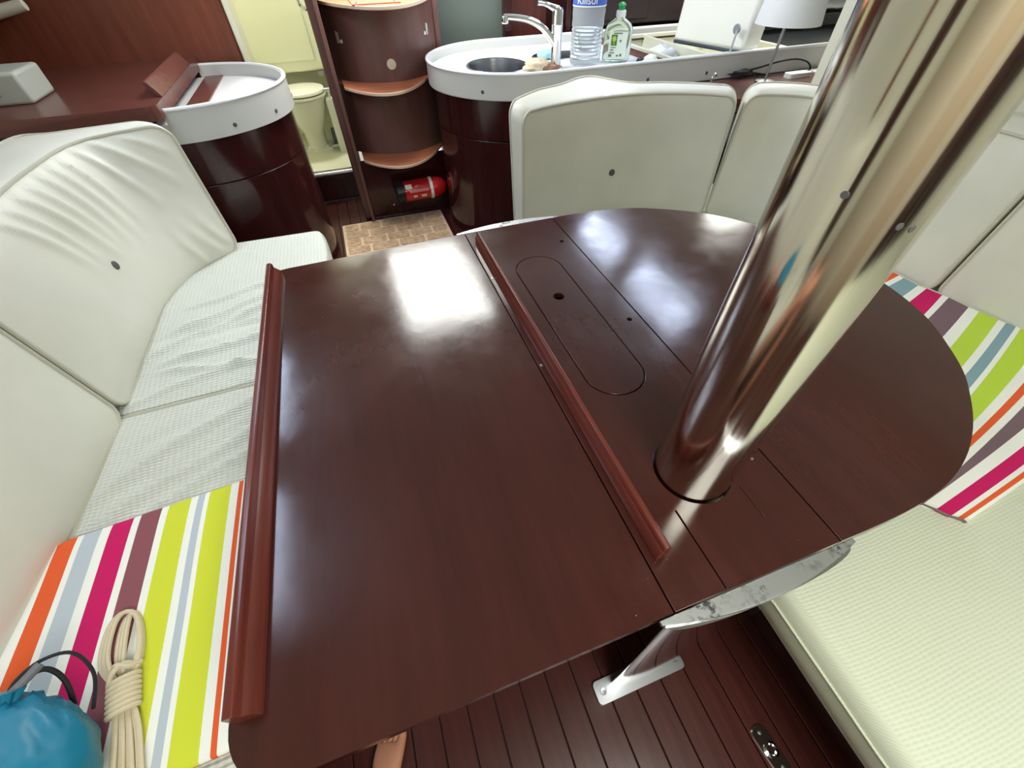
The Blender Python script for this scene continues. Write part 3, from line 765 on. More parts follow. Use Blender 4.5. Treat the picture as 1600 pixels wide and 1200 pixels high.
# straight part aft edge runs slightly outward, front edge straight
finish(prism(dend(gx, gy, gr_, 3.85), 0.0, 0.598), 'body', M['cab'], G, bevel=0.0025)
def ell(cx, cy, a, b, n=36): return [(cx+a*math.cos(2*PI*i/n), cy+b*math.sin(2*PI*i/n)) for i in range(n)]
S1 = (0.895, 2.845, .165, .195); S2 = (1.335, 2.955, .165, .110)
GH = [ell(*S1), ell(*S2), [(1.80, 2.46), (2.62, 2.46), (2.62, 3.24), (1.80, 3.24)]]
finish(prism(dend(gx, gy, gr_, 3.85), 0.602, 0.815, GH), 'upper_body', M['cab'], G, bevel=0.0025)
finish(rimband(gx, gy, .505, 3.85, .800, .915, .014, -1), 'rim', M['rimgrey'], G, bevel=0.005, seg=3)
# counter surface with openings for two sinks and the ice box
finish(prism(dend(gx, gy, .490, 3.85), .850, .872, [ell(*S1), ell(*S2), [(1.80, 2.46), (2.62, 2.46), (2.62, 3.24), (1.80, 3.24)]]), 'counter_top', M['gel'], G, bevel=0.002)
def basin(s, depth):
    cx, cy, a, b_ = s; rings = []
    for k, (f, z) in enumerate([(1.09, .8728), (1.06, .8765), (1.0, .8735), (0.985, .86), (0.95, .86-depth*.5), (.9, .86-depth*.85), (.7, .86-depth), (.1, .862-depth)]):
        rings.append([(cx+a*f*math.cos(t), cy+b_*f*math.sin(t), z) for t in [2*PI*i/40 for i in range(40)]])
    bm = loft(rings, cap=False)
    bm.verts.ensure_lookup_table(); bm.faces.new(bm.verts[-40:])
    return bm
finish(basin(S1, .16), 'sink', M['sink'], G)
finish(basin(S2, .13), 'sink', M['sink'], G)
for x, z in ((0.74, .838), (1.60, .838), (1.98, .838)):
    b = lathe([(0, .002), (.008, .0015), (.0095, -.002)], 14)
    if x < 1: d = V((math.cos(4.05), math.sin(4.05), 0)); p = V((gx, gy, z))+d*.5055
    else: d = V((0, -1, 0)); p = V((x, gy-.5055, z))
    bmesh.ops.transform(b, matrix=Matrix.Translation(p) @ V((0, 0, 1)).rotation_difference(d).to_matrix().to_4x4(), verts=b.verts)
    finish(b, 'screw', M['button'], G)
finish(box(1.735, 1.775, 2.37, 3.33, .8725, .895), 'divider', M['desk'], G, bevel=0.003)
finish(box(1.78, 2.75, 3.20, 3.345, .8725, .882), 'strip', M['cab'], G)
rim_bead(gx, gy, .501, 3.85, .914, -1, G)
# ice box well
IB = thing('ice_box', 'open white ice box with a thick lid propped up against the galley back', 'ice box', (2.2, 2.85, .816))
w = .02
for (x0, x1, y0, y1) in ((1.805, 1.825, 2.465, 3.235), (2.595, 2.615, 2.465, 3.235), (1.825, 2.595, 2.465, 2.485), (1.825, 2.595, 3.215, 3.235)):
    finish(box(x0, x1, y0, y1, .64, .902), 'wall', M['liner'], IB, bevel=0.004)
finish(box(1.825, 2.595, 2.485, 3.215, .625, .640), 'base', M['headpot'], IB)
finish(box(2.08, 2.10, 2.485, 3.215, .64, .895), 'partition', M['liner'], IB, bevel=0.003)
def lid():
    # plan line from (2.10,2.89) to (2.28,2.40), standing up, 7 cm thick
    p0 = V((2.10, 2.90, .905)); p1 = V((2.235, 2.41, .905)); d = (p1-p0); n = V((-d.y, d.x, 0)).normalized()
    if n.x < 0: n = -n
    up = V((0.06, 0.02, .62)); th = n*.16
    q = [p0, p1, p1+th, p0+th]
    return loft([q, [x+up for x in q]])
finish(lid(), 'lid', mat('white_lid', (246, 247, 238), 0.3), IB, bevel=0.022, seg=4)
finish(tube([(2.105, 2.885, .903), (2.225, 2.415, .903)], .009, 8), 'seal', M['navy'], IB)
finish(tube([(2.13, 2.39, .90), (2.19, 2.448, 1.00)], .0055, 8), 'stay', M['steel'], IB)
b = lathe([(0, .006), (.02, .005), (.024, 0)], 16); bmesh.ops.transform(b, matrix=Matrix.Translation((2.19, 2.455, 1.005)) @ V((0, 0, 1)).rotation_difference(V((-.96, -.28, 0))).to_matrix().to_4x4(), verts=b.verts)
finish(b, 'stay_plate', M['steel'], IB)

# shelf behind the cushions and its things
SH = tag(finish(prism([(1.40, 2.35), (1.42, 2.26), (1.62, 2.11), (1.80, 2.02), (1.90, 1.99), (2.12, 1.92), (2.25, 1.80), (3.85, 1.80), (3.85, 2.35)], .760, .800), 'shelf', M['shelf'], bevel=0.003),
         'brown wooden shelf behind the right back cushions under the galley rim', 'shelf')

# faucet
FA = thing('faucet', 'chrome single-lever faucet with a long curved spout over the oval sink', 'faucet', (1.178, 2.645, .872))
fx, fy = 1.173, 2.645
finish(lathe([(0.040, .872), (.040, .878), (.030, .884), (.028, .90), (.028, 1.055), (.030, 1.058), (.030, 1.062), (.028, 1.065), (.029, 1.115), (.022, 1.128), (0, 1.131)], 28, c=(fx, fy, 0)), 'body', M['chrome'], FA)
finish(tube(catmull([(fx, fy, .955), (fx-.03, fy, 1.00), (fx-.09, fy, 1.055), (fx-.17, fy, 1.088), (fx-.26, fy, 1.102), (fx-.300, fy, 1.104)], 24), [.019-.0055*i/24 for i in range(25)], 14), 'spout', M['chrome'], FA)
finish(lathe([(0, .0), (.016, .0), (.018, .004), (.018, .026), (.012, .030)], 18, c=(fx-.292, fy, 1.078)), 'nozzle', M['chrome'], FA)
finish(tube(catmull([(fx, fy, 1.118), (fx-.03, fy, 1.128), (fx-.07, fy, 1.142), (fx-.115, fy, 1.150)], 14), [.017, .0165, .016, .015, .014, .013, .012, .011, .011, .010, .010, .010, .0105, .011, .0115], 12), 'lever', M['chrome'], FA)

def curved_text(txt, size, r, cx, cy, z, a0, parent, m, nm='label_text', depth=0.0008):
    c = bpy.data.curves.new('t', 'FONT'); c.body = txt; c.size = size; c.extrude = depth; c.align_x = 'CENTER'; c.align_y = 'CENTER'
    o = bpy.data.objects.new('t', c); COL.objects.link(o); dg = bpy.context.evaluated_depsgraph_get()
    me = bpy.data.meshes.new_from_object(o.evaluated_get(dg)); bpy.data.objects.remove(o)
    bm = bmesh.new(); bm.from_mesh(me)
    for v in bm.verts:
        a = a0+v.co.x/r; rr = r+v.co.z
        v.co = V((cx+rr*math.cos(a), cy+rr*math.sin(a), z+v.co.y))
    return finish(bm, nm, m, parent)
def patch(r, cx, cy, z0, z1, a0, a1, parent, m, nm='label', n=10, th=.0008, ry=None):
    bm = bmesh.new(); rings = []
    for i in range(n+1):
        a = lerp(a0, a1, i/n); ca, sa = math.cos(a), math.sin(a)
        rings.append([(cx+(r+d)*ca, cy+(r+d)*sa*(1 if ry is None else ry/r), z) for d, z in ((0, z0), (th, z0), (th, z1), (0, z1))])
    return finish(loft(rings), nm, m, parent)

# water bottle
BX, BY = 1.362, 2.662
WB = thing('water_bottle', 'large clear ribbed water bottle with a blue label beside the faucet', 'bottle', (BX, BY, .873))
prof = [(0, .876), (.070, .874), (.082, .880), (.086, .890)]
for k in range(9):
    z = .895+.0165*k; prof += [(.0865, z), (.0835, z+.006), (.0795, z+.0085), (.0835, z+.011)]
prof += [(.087, 1.05), (.085, 1.075), (.088, 1.10), (.086, 1.125), (.086, 1.30), (.080, 1.34), (.055, 1.385), (.030, 1.41), (.026, 1.44)]
finish(lathe(prof, 40, c=(BX, BY, 0)), 'bottle', M['pet'], WB)
finish(lathe([(0, 1.44), (.0005, 1.44), (.030, 1.44), (.030, 1.465), (0, 1.466)], 24, c=(BX, BY, 0)), 'cap', M['blue'], WB)
wl_ = finish(lathe([(.0875, 1.128), (.0885, 1.128), (.0885, 1.30), (.0875, 1.30)], 48, c=(BX, BY, 0)), 'label', M['blue'], WB)
aw = math.atan2(-BY, -BX)
curved_text('Kilisor', .046, .0892, BX, BY, 1.150, aw-.12, wl_, M['white'])
finish(lathe([(.0878, 1.124), (.0888, 1.124), (.0888, 1.129), (.0878, 1.129)], 48, c=(BX, BY, 0)), 'label_edge', M['white'], wl_)
# detergent bottle
DX, DY = 1.555, 2.655
DB = thing('detergent_bottle', 'translucent dish soap bottle with a green cap and tree emblem label', 'bottle', (DX, DY, .873))
def oval_loft(pr, cx, cy, n=32, rot=0.5):
    rings = []
    for a_, b_, z in pr:
        rr = []
        for i in range(n):
            t = 2*PI*i/n; x, y = a_*math.cos(t), b_*math.sin(t)
            rr.append((cx+x*math.cos(-rot)-y*math.sin(-rot), cy+x*math.sin(-rot)+y*math.cos(-rot), z))
        rings.append(rr)
    return loft(rings)
finish(oval_loft([(.060, .032, .874), (.074, .042, .880), (.078, .045, .895), (.078, .045, .94), (.076, .044, 1.005), (.074, .043, 1.025), (.060, .036, 1.045), (.034, .028, 1.060), (.024, .024, 1.066), (.023, .023, 1.072)], DX, DY), 'bottle', M['petg'], DB)
finish(lathe([(0, 1.070), (.026, 1.070), (.026, 1.094), (.022, 1.098), (0, 1.098)], 20, c=(DX, DY, 0)), 'collar', M['white'], DB)
finish(lathe([(.016, 1.098), (.016, 1.112), (.022, 1.120), (.016, 1.126), (.008, 1.130), (0, 1.131)], 20, c=(DX, DY, 0)), 'cap', M['green'], DB)
# label on the side that faces the table
def flat_on(DBx, DBy, ang, off, pts, zc, m, parent, nm, th=.0009):
    d = V((math.cos(ang), math.sin(ang), 0)); t = V((-d.y, d.x, 0)); c = V((DBx, DBy, zc))+d*off
    f = [c+t*x+V((0, 0, y)) for x, y in pts]; return finish(loft([f, [p+d*th for p in f]]), nm, m, parent)
al = -PI/2-.5
dl_ = flat_on(DX, DY, al, .0455, [(-.048, -.055), (.050, -.055), (.050, .060), (-.048, .060)], .952, M['labelwhite'], DB, 'label', .0006)
flat_on(DX, DY, al, .0463, [(-.036, .0), (-.004, .0), (-.004, .048), (-.036, .048)], .952, mat('emblem_green', (78, 124, 50), .5), dl_, 'emblem')
flat_on(DX, DY, al, .0474, [(-.020+.011*math.cos(t), .030+.012*math.sin(t)) for t in [2*PI*i/14 for i in range(14)]], .952, mat('tree_green', (180, 206, 90), .5), dl_, 'tree_crown')
flat_on(DX, DY, al, .0474, [(-.022, .006), (-.018, .006), (-.0185, .022), (-.0215, .022)], .952, mat('tree_green2', (190, 210, 110), .5), dl_, 'tree_trunk')
for (x0, x1, y0, y1) in ((-.026, .022, .051, .056), (-.036, -.006, -.010, -.006), (-.036, -.018, -.022, -.016), (-.040, -.012, -.034, -.029), (-.044, -.026, -.050, -.038), (.0, .012, -.048, -.040), (.018, .030, -.048, -.036), (.010, .020, .016, .026)):
    flat_on(DX, DY, al, .0463, [(x0, y0), (x1, y0), (x1, y1), (x0, y1)], .952, M['labelgrey'], dl_, 'print_line')

# cloths and sponges at the sink
def lump(name, label, cat, c, r, m, sq=(1, 1, 1), seed=0, amp=.35, fr=30, rz=0):
    bm = bmesh.new(); bmesh.ops.create_icosphere(bm, subdivisions=3, radius=1)
    for v in bm.verts:
        p = v.co.copy(); k = 1+amp*noise.noise(p*2.2+V((seed, 0, 0)))+amp*.5*noise.noise(p*5+V((0, seed, 0)))
        q = V((p.x*r*sq[0]*k, p.y*r*sq[1]*k, p.z*r*sq[2]*k)); q.rotate(Matrix.Rotation(rz, 3, 'Z'))
        q.z = max(q.z, -r*sq[2]*.55); v.co = q+V(c)
    return tag(finish(bm, name, m, sharp=80), label, cat)
lump('dish_cloth', 'crumpled beige dish cloth hanging on the sink edge near the faucet', 'cloth', (1.055, 2.625, .892), .055, M['cloth'], (1.3, .8, .62), 3, .6)
lump('leather_glove', 'brown leather rag lying between the sink and the faucet', 'rag', (1.125, 2.60, .886), .03, mat('brown_leather', (150, 112, 92), .7), (1.6, .8, .6), 8, .6)
lump('sponge', 'pale blue sponge behind the faucet by the second sink', 'sponge', (1.235, 2.90, .890), .06, M['bluecloth'], (1.2, .8, .42), 5, .2)
lump('scrub_pad', 'pale green scrub pad leaning by the detergent bottle', 'sponge', (1.69, 2.50, .893), .045, M['labelwhite'], (1.0, .6, .6), 9, .3)
lump('dish_brush_head', 'small dark and white brush beside the detergent bottle', 'brush', (1.645, 2.53, .886), .022, M['black'], (1, .8, .8), 2, .4)
lump('plastic_bag', 'crumpled clear plastic bag inside the open ice box', 'bag', (1.97, 2.80, .835), .09, mat('crumpled_film', (236, 240, 246), .25), (1.1, .8, .65), 6, .7)

# stove front and dark locker behind the galley
OV = thing('dark_cabinet', 'dark glossy cabinet front at the aft wall behind the water bottle', 'cabinet', (2.2, 3.5, .9))
finish(box(1.62, 2.75, 3.40, 3.60, .93, 1.75), 'body', M['appl'], OV, bevel=0.01)
finish(box(1.66, 2.20, 3.392, 3.402, .96, 1.70), 'door', M['appl'], OV, bevel=0.004)
finish(box(1.58, 1.62, 3.42, 3.60, .90, 1.75), 'frame', M['cab'], OV, bevel=0.004)
# shelf recess at the right
RL = thing('open_locker', 'open dark locker with a felt-lined shelf right of the ice box lid', 'locker', (3.2, 3.0, .8))
finish(box(2.63, 3.85, 2.95, 3.40, .905, .975), 'shelf_board', M['black'], RL, bevel=0.01)
finish(box(2.63, 3.85, 2.385, 2.95, .873, .880), 'liner', M['black'], RL)  # black sheet over the white counter, standing for the cavity's darkness
finish(box(2.63, 3.85, 3.38, 3.42, .9, 1.72), 'back', M['greygreen'], RL)
b = bmesh.new(); bmesh.ops.create_grid(b, x_segments=40, y_segments=14, size=.5)
for v in b.verts:
    v.co = V((3.24+v.co.x*1.2, 3.16+v.co.y*.44, .999+.006*noise.noise(v.co*14)))
bmesh.ops.solidify(b, geom=b.faces, thickness=.006)
tag(finish(b, 'felt_cloth', mat('grey_felt', (92, 92, 92), .95)), 'grey felt cloth spread on the shelf of the dark locker', 'cloth')
tag(finish(prism(rrect(2.74, 3.08, 3.02, 3.30, .03), 1.0, 1.055), 'folded_towel', M['yellow'], bevel=.015, seg=3), 'olive yellow folded towel on the locker shelf behind the lamp', 'towel')

# lamp on the shelf
LP = thing('table_lamp', 'small lamp with a white paper shade on a thin brushed stem', 'lamp', (2.262, 2.20, .80))
finish(tube([(2.262, 2.20, .805), (2.270, 2.20, 1.10)], .0075, 12), 'stem', M['steel'], LP)
finish(lathe([(0, .80), (.05, .80), (.05, .808), (.012, .814), (0, .815)], 28, c=(2.262, 2.20, 0)), 'base', M['steel'], LP)
finish(lathe([(.158, 1.050), (.130, 1.235), (.1285, 1.235), (.1565, 1.050)], 44, c=(2.278, 2.20, 0)), 'lamp_shade', M['shade'], LP)
tag(finish(tube(catmull([(2.25, 2.26, .803), (2.38, 2.30, .804), (2.36, 2.34, .806), (2.24, 2.33, .83), (2.33, 2.325, .845), (2.44, 2.32, .862), (2.55, 2.31, .868), (2.63, 2.29, .850), (2.66, 2.28, .815), (2.63, 2.30, .808)], 60), .0045, 6), 'cable', M['cord']),
    'thin black cable looping on the brown shelf behind the lamp', 'cable')
lump('cable_bundle', 'dark bundled cable coil against the galley rim behind the lamp', 'cable', (2.20, 2.325, .820), .035, M['cord'], (2.2, .5, .6), 4, .5)
tag(finish(prism(rrect(2.44, 2.60, 2.20, 2.26, .02), .80, .822), 'plug_block', M['white'], bevel=.006, seg=3), 'small white plug block on the brown shelf', 'plug')
tag(finish(box(2.68, 3.05, 2.06, 2.33, .80, .806), 'paper_sheet', M['white']), 'white paper sheet lying on the brown shelf beside the mast', 'paper')
HK = thing('chrome_hook', 'small upright chrome hook on the shelf behind the wide back cushion', 'hook', (1.93, 2.24, .8))
finish(tube(catmull([(1.93, 2.24, .80), (1.93, 2.24, .84), (1.945, 2.24, .858), (1.955, 2.24, .845)], 14), .005, 8), 'hook', M['chrome'], HK)
finish(lathe([(0, .80), (.014, .80), (.012, .805), (0, .806)], 16, c=(1.93, 2.24, 0)), 'base', M['chrome'], HK)

# ============================================================ COMPANIONWAY STEPS
ST = thing('companionway_steps', 'dark wooden companionway steps with three curved orange-brown treads', 'stairs', (0.28, 3.1, 0))
def curve_pts(x0, x1, ye, yc, n=20):
    out = []
    for i in range(n+1):
        f = i/n; out.append((lerp(x0, x1, f), ye-(ye-yc)*(1-(2*f-1)**2)))
    return out
def step_panel(x0, x1, ye, yc, z0, z1, nm='riser', m=None):
    c = curve_pts(x0, x1, ye, yc); return finish(prism(c+[(x1, 3.52), (x0, 3.52)], z0, z1), nm, m or M['riser'], ST)
XS0, XS1 = 0.0, 0.585
finish(box(XS0, .575, 3.085, 3.10, 0.0, 0.388), 'bottom_panel', M['cab'], ST, bevel=0.003)
step_panel(XS0, .615, 3.22, 3.06, 0.412, 0.788)
step_panel(XS0, .635, 3.28, 3.06, 0.80, 1.148)
step_panel(XS0, .635, 3.42, 3.30, 1.16, 1.62)
for z, ye, yc, xa, xb in ((.412, 3.03, 2.835, .028, .505), (.80, 3.06, 2.815, .024, .500), (1.16, 3.25, 2.76, .0, .635)):
    c = curve_pts(xa, xb, ye, yc)
    xr = .61 if z < 1 else xb
    tr = finish(prism(c+[(xr, 3.20), (xr, 3.52), (xa, 3.52)], z-.012, z), 'tread', M['tread'], ST, bevel=0.003)
    c2 = [(x, y-.004) for x, y in c]
    finish(prism(c2+[(x, y+.004) for x, y in c[::-1]], z-.014, z+.001), 'tread_edge', M['treadedge'], tr, bevel=0.002)
finish(prism([(.16, 2.86), (.40, 2.86), (.40, 3.2), (.16, 3.2)], 1.1605, 1.1655), 'grip_pad', mat('grip_pad', (176, 108, 84), .7), ST, bevel=.001)
for x in (.185, .375): finish(lathe([(0, .003), (.005, .002), (.006, 0)], 12, c=(x, 2.90, 1.1655)), 'screw', M['chrome'], ST)
# side cheeks
finish(box(-0.022, 0.0, 3.03, 3.52, 0.0, 1.75), 'cheek', M['riser'], ST, bevel=0.004)
def on_riser(x, z, pts, m, nm, ye=3.28, yc=3.06, th=.004):
    xe = .635
    f = (x-XS0)/(xe-XS0); y = ye-(ye-yc)*(1-(2*f-1)**2); dy = (ye-yc)*4*(2*f-1)/(xe-XS0)
    t = V((1, dy, 0)).normalized(); n = V((t.y, -t.x, 0)); c = V((x, y, z))
    if n.y > 0: n = -n
    q = [c+t*a+V((0, 0, b_)) for a, b_ in pts]
    return finish(loft([[p-n*.002 for p in q], [p+n*th for p in q]]), nm, m, ST, bevel=.0008)
on_riser(.318, .885, [(.026*math.cos(2*PI*i/24), .026*math.sin(2*PI*i/24)) for i in range(24)], M['ivory'], 'round_plug')
for x, z, s in ((.060, 1.005, 1), (.572, 1.015, -1)):
    on_riser(x, z, [(-.010, -.026), (.008, -.028), (.011, .020), (-.007, .027)], M['greybox'], 'catch')
    on_riser(x+.016*s, z-.018, [(-.007, -.008), (.007, -.008), (.007, .008), (-.007, .008)], M['white'], 'catch')
finish(lathe([(0, .003), (.006, .002), (.007, 0)], 12), 'screw', M['chrome'], ST).matrix_world = Matrix.Translation((.155, 3.074, .085)) @ Matrix.Rotation(PI/2, 4, 'X')

# fire extinguisher lying on the bottom panel
FE = thing('fire_extinguisher', 'small red fire extinguisher strapped sideways under the lowest step', 'fire extinguisher', (.37, 3.0, .2))
def xl(prof, n=28):
    b = lathe(prof, n); bmesh.ops.transform(b, matrix=Matrix.Translation((0.235, 2.99, .195)) @ Matrix.Rotation(math.radians(-1), 4, 'Y') @ Matrix.Rotation(PI/2, 4, 'Y'), verts=b.verts); return b
R_ = .066
finish(xl([(0, 0), (R_*.9, 0), (R_, .006), (R_, .215), (R_*.93, .245), (R_*.72, .275), (R_*.35, .295), (0, .300)]), 'cylinder', M['red'], FE)
finish(xl([(0, -.055), (R_*.78, -.055), (R_*.98, -.045), (R_*1.03, .004), (R_*.9, .006)]), 'foot', M['black'], FE)
finish(xl([(R_+.0008, .178), (R_+.0025, .178), (R_+.0025, .198), (R_+.0008, .198)]), 'strap', M['white'], FE)
def fe_patch(x0, x1, a0, a1, m, nm):
    rings = []
    for i in range(9):
        a = lerp(a0, a1, i/8); rings.append([(0.235+x, 2.99-(R_+d)*math.cos(a), .195+(R_+d)*math.sin(a)) for x, d in ((x0, .0003), (x1, .0003), (x1, .001), (x0, .001))])
    return finish(loft(rings), nm, m, FE)
fe_patch(.010, .055, .55, 1.0, M['labelwhite'], 'label')
pk_ = mat('pink_print', (214, 130, 130), .5)
fe_patch(.035, .165, .16, .42, pk_, 'label_print'); fe_patch(.075, .10, .62, .82, pk_, 'label_print'); fe_patch(.11, .165, .60, .80, pk_, 'label_print')
fe_patch(.055, .080, -.35, -.12, M['ivory'], 'label_print'); fe_patch(.110, .145, -.38, -.12, M['ivory'], 'label_print')
finish(box(.26, .45, 3.05, 3.076, .17, .22), 'bracket', M['black'], FE)

# floor mat of stone-pattern pieces
MT = thing('floor_mat', 'beige mat printed with rows of brick-like stones before the steps', 'mat', (.12, 2.84, 0))
finish(prism(rrect(-0.232, 0.475, 2.60, 3.045, .008), .0005, .007), 'backing', M['mortar'], MT, bevel=.002)
ry = 3.032; row = 0
while ry > 2.62:
    h = .104; x = -0.222-(0.0 if row % 2 else .05)
    while x < .465:
        w_ = .145+.04*random.random(); x0, x1 = max(x, -.222), min(x+w_, .465)
        if x1-x0 > .02:
            finish(prism(rrect(x0+.007, x1-.007, ry-h+.008, ry-.006, .018, 3), .006, .0105), 'stone', M['matstone'], MT)
        x += w_
    ry -= h; row += 1

# floor latch
FLh = thing('floor_latch', 'oblong chrome floor latch with a round boss beside the right settee', 'latch', (.60, -.185, 0))
def rot2(pts, cx, cy, a): return [(cx+x*math.cos(a)-y*math.sin(a), cy+x*math.sin(a)+y*math.cos(a)) for x, y in pts]
finish(prism(rot2(rrect(-.021, .021, -.052, .052, .018), .600, -.188, .12), .0, .005), 'plate', M['chrome'], FLh, bevel=.002)
b = lathe([(.018, .005), (.0175, .009), (.012, .010), (.009, .006), (0, .0055)], 24, c=(.600, -.188, 0)); finish(b, 'boss', M['chrome'], FLh)
for s in (-1, 1):
    x, y = rot2([(0, s*.036)], .600, -.188, .12)[0]; finish(lathe([(0, .0065), (.004, .006), (.005, .005)], 12, c=(x, y, 0)), 'screw', M['steel'], FLh)

# ============================================================ HEADS
TO = thing('toilet', 'cream marine toilet with closed lid in the room behind the doorway', 'toilet', (-.30, 4.05, .2))
def ov(cx, cy, a, b_, z, n=30, egg=.0):
    return [(cx+a*math.cos(t), cy+b_*math.sin(t)*(1+egg*math.sin(t)), z) for t in [2*PI*i/n for i in range(n)]]
tcx, tcy = -.285, 4.05
finish(loft([ov(tcx, tcy+.04, .085, .10, .20), ov(tcx, tcy+.04, .075, .09, .26), ov(tcx, tcy+.02, .08, .10, .34), ov(tcx, tcy, .12, .15, .42), ov(tcx, tcy, .155, .19, .52), ov(tcx, tcy, .165, .20, .575)]), 'bowl', M['headpot'], TO)
finish(loft([ov(tcx, tcy, .172, .208, .578), ov(tcx, tcy, .178, .214, .585), ov(tcx, tcy, .178, .214, .592), ov(tcx, tcy, .172, .208, .598)]), 'seat', M['headpot'], TO)
finish(loft([ov(tcx, tcy, .170, .205, .603), ov(tcx, tcy, .174, .210, .610), ov(tcx, tcy, .168, .204, .622), ov(tcx, tcy, .12, .15, .630)]), 'lid', M['headpot'], TO)
finish(prism(rrect(tcx-.11, tcx+.11, tcy-.05, tcy+.15, .02), .200, .225), 'foot', M['headpot'], TO, bevel=.008)
for x in (-.07, .07): finish(lathe([(0, .016), (.012, .013), (.014, 0)], 14, c=(tcx+x, tcy-.02, .225)), 'bolt_cap', M['white'], TO)
finish(tube([(tcx-.14, tcy+.02, .235), (tcx-.12, tcy-.06, .235)], .014, 10), 'hose_valve', M['steel'], TO)
HP = thing('toilet_pump', 'cream hand pump with chrome handle standing right of the toilet', 'pump', (-.10, 3.98, .2))
finish(prism(rrect(-.125, -.055, 3.93, 4.03, .015), .20, .56), 'body', M['headpot'], HP, bevel=.006)
finish(tube([(-.09, 3.96, .56), (-.09, 3.96, .62)], .008, 10), 'rod', M['chrome'], HP)
finish(tube([(-.125, 3.96, .62), (-.055, 3.96, .62)], .011, 10), 'handle', M['steel'], HP)
finish(tube([(-.12, 3.95, .25), (-.17, 3.97, .24)], .012, 8), 'pipe', M['steel'], HP)
# locker panel above the toilet
HL = thing('heads_locker', 'cream moulded locker panel on the wall over the toilet', 'locker', (-.35, 4.3, .9))
finish(box(-.75, -.04, 4.20, 4.555, .695, 1.90), 'body', M['headcream'], HL, bevel=.02, seg=3)
finish(box(-.62, -.12, 4.188, 4.202, .76, 1.35), 'panel', M['headcream'], HL, bevel=.03, seg=4)
finish(box(-.13, -.09, 4.185, 4.20, .665, .695), 'catch', M['steel'], HL)
TP = tag(finish(tube(catmull([(-.10, 3.62, 1.16), (-.10, 3.64, 1.12), (-.08, 3.66, 1.09), (-.05, 3.64, 1.12)], 14), .012, 8), 'door_hook', M['chrome']), 'chrome hook and catch high on the heads doorway edge', 'hook')
DK = tag(finish(prism(rrect(-.16, -.05, 4.10, 4.25, .02), .20, .30), 'dark_hose_box', M['greygreen'], bevel=.01), 'dark grey box on the heads floor behind the pump', 'box')

# ============================================================ THINGS ON THE LEFT PAD
# rope hank
RP = thing('rope_hank', 'hank of cream rope wound at its neck on the striped pad', 'rope', (-.64, .33, .475))
strands = bmesh.new()
zb = .4835
top = V((-.668, .470)); neck = V((-.640, .338)); ax = (neck-top).normalized(); pr_ = V((-ax.y, ax.x))
def rp(u, w, z): q = top+ax*u+pr_*w; return (q.x, q.y, z)
LN = (neck-top).length
for k in range(6):
    w0 = .030-.004*k; zk = zb+.0048*(k % 3)+.003; sh = (k-2.5)*.0045
    pts = [rp(LN+.01, -.012+.004*k*.6, zk+.003), rp(LN*.62, -w0-.004+sh, zk), rp(.018+.006*k*.5, -w0*.85+sh, zk), rp(-.002+.0045*k*.8, sh, zk+.003), rp(.018+.006*k*.5, w0*.85+sh, zk), rp(LN*.62, w0+.002+sh, zk), rp(LN+.01, .006+.003*k*.5, zk+.003)]
    tube(catmull(pts, 34), .0042, 7, bm=strands)
finish(strands, 'loops', M['rope'], RP)
wr = bmesh.new()
for k in range(7):
    u = LN-.002+.0088*k; ring = []
    for i in range(22):
        a = 2*PI*i/22; ring.append(V(rp(u+.004*math.sin(a), .022*math.cos(a)-.001, zb+.0125+.0165*math.sin(a))))
    tube(ring, .0046, 7, True, wr)
tube(catmull([rp(LN-.022, -.020, zb+.012), rp(LN-.024, -.004, zb+.031), rp(LN-.014, .014, zb+.028), rp(LN-.020, .024, zb+.010)], 16), .0046, 7, bm=wr)
tube(catmull([rp(LN+.004, -.022, zb+.016), rp(LN-.010, -.008, zb+.034), rp(LN-.022, .008, zb+.028), rp(LN-.012, .022, zb+.014)], 16), .0046, 7, bm=wr)
finish(wr, 'winding', M['rope'], RP)
tl = bmesh.new()
for k in range(8):
    w_ = (k-3.5)*.0058; z = zb+.002+.006*(k % 2)
    tube(catmull([rp(LN+.052, w_*.75, zb+.010+.004*(k % 2)), rp(LN+.09, w_*1.0+.001*math.sin(k), z+.002), rp(LN+.15, w_*1.15, z), rp(LN+.22, w_*1.25, z), rp(LN+.30, w_*1.1, z)], 30), .0042, 7, bm=tl)
finish(tl, 'tail', M['rope'], RP)

# teal bag
BG = thing('drawstring_bag', 'teal blue drawstring bag in the near left corner on the striped pad', 'bag', (-.77, .18, .475))
bm = bmesh.new(); bmesh.ops.create_uvsphere(bm, u_segments=64, v_segments=36, radius=1)
bc = V((-.735, .205, .565)); 
mouth = V((0.10, .86, .48)).normalized()
for v in bm.verts:
    p = v.co.normalized(); d = p.dot(mouth); ang = math.atan2(p.cross(mouth).dot(V((1, 0, 0))), p.x)
    h = 0.05*noise.noise(p*2.5)+0.03*noise.noise(p*6)
    pl_ = max(0, (d-.55)/.45); h += pl_*0.06*math.sin(ang*17)
    k = 1+h-(0.0)*pl_
    q = V((p.x*.125, p.y*.115, p.z*.088))*k
    q += mouth*(.022*pl_**3)
    if q.z < -.084: q.z = -.084
    v.co = bc+q
finish(bm, 'pouch', M['bag'], BG, sharp=80)
mp_ = bc+V((mouth.x*.125, mouth.y*.115, mouth.z*.088))*1.03
b = bmesh.new()
rg = []
for k, (rr, hh) in enumerate(((.020, -.006), (.013, .008), (.011, .014), (.016, .024), (.019, .030))):
    t1 = mouth.orthogonal().normalized(); t2 = mouth.cross(t1)
    rg.append([mp_+mouth*hh+(t1*math.cos(2*PI*i/30)+t2*math.sin(2*PI*i/30))*rr*(1+.22*math.sin(2*PI*i/30*7)) for i in range(30)])
loft(rg, b); finish(b, 'neck', M['bag'], BG, sharp=80)
cb_ = bmesh.new(); m0 = mp_+mouth*.016
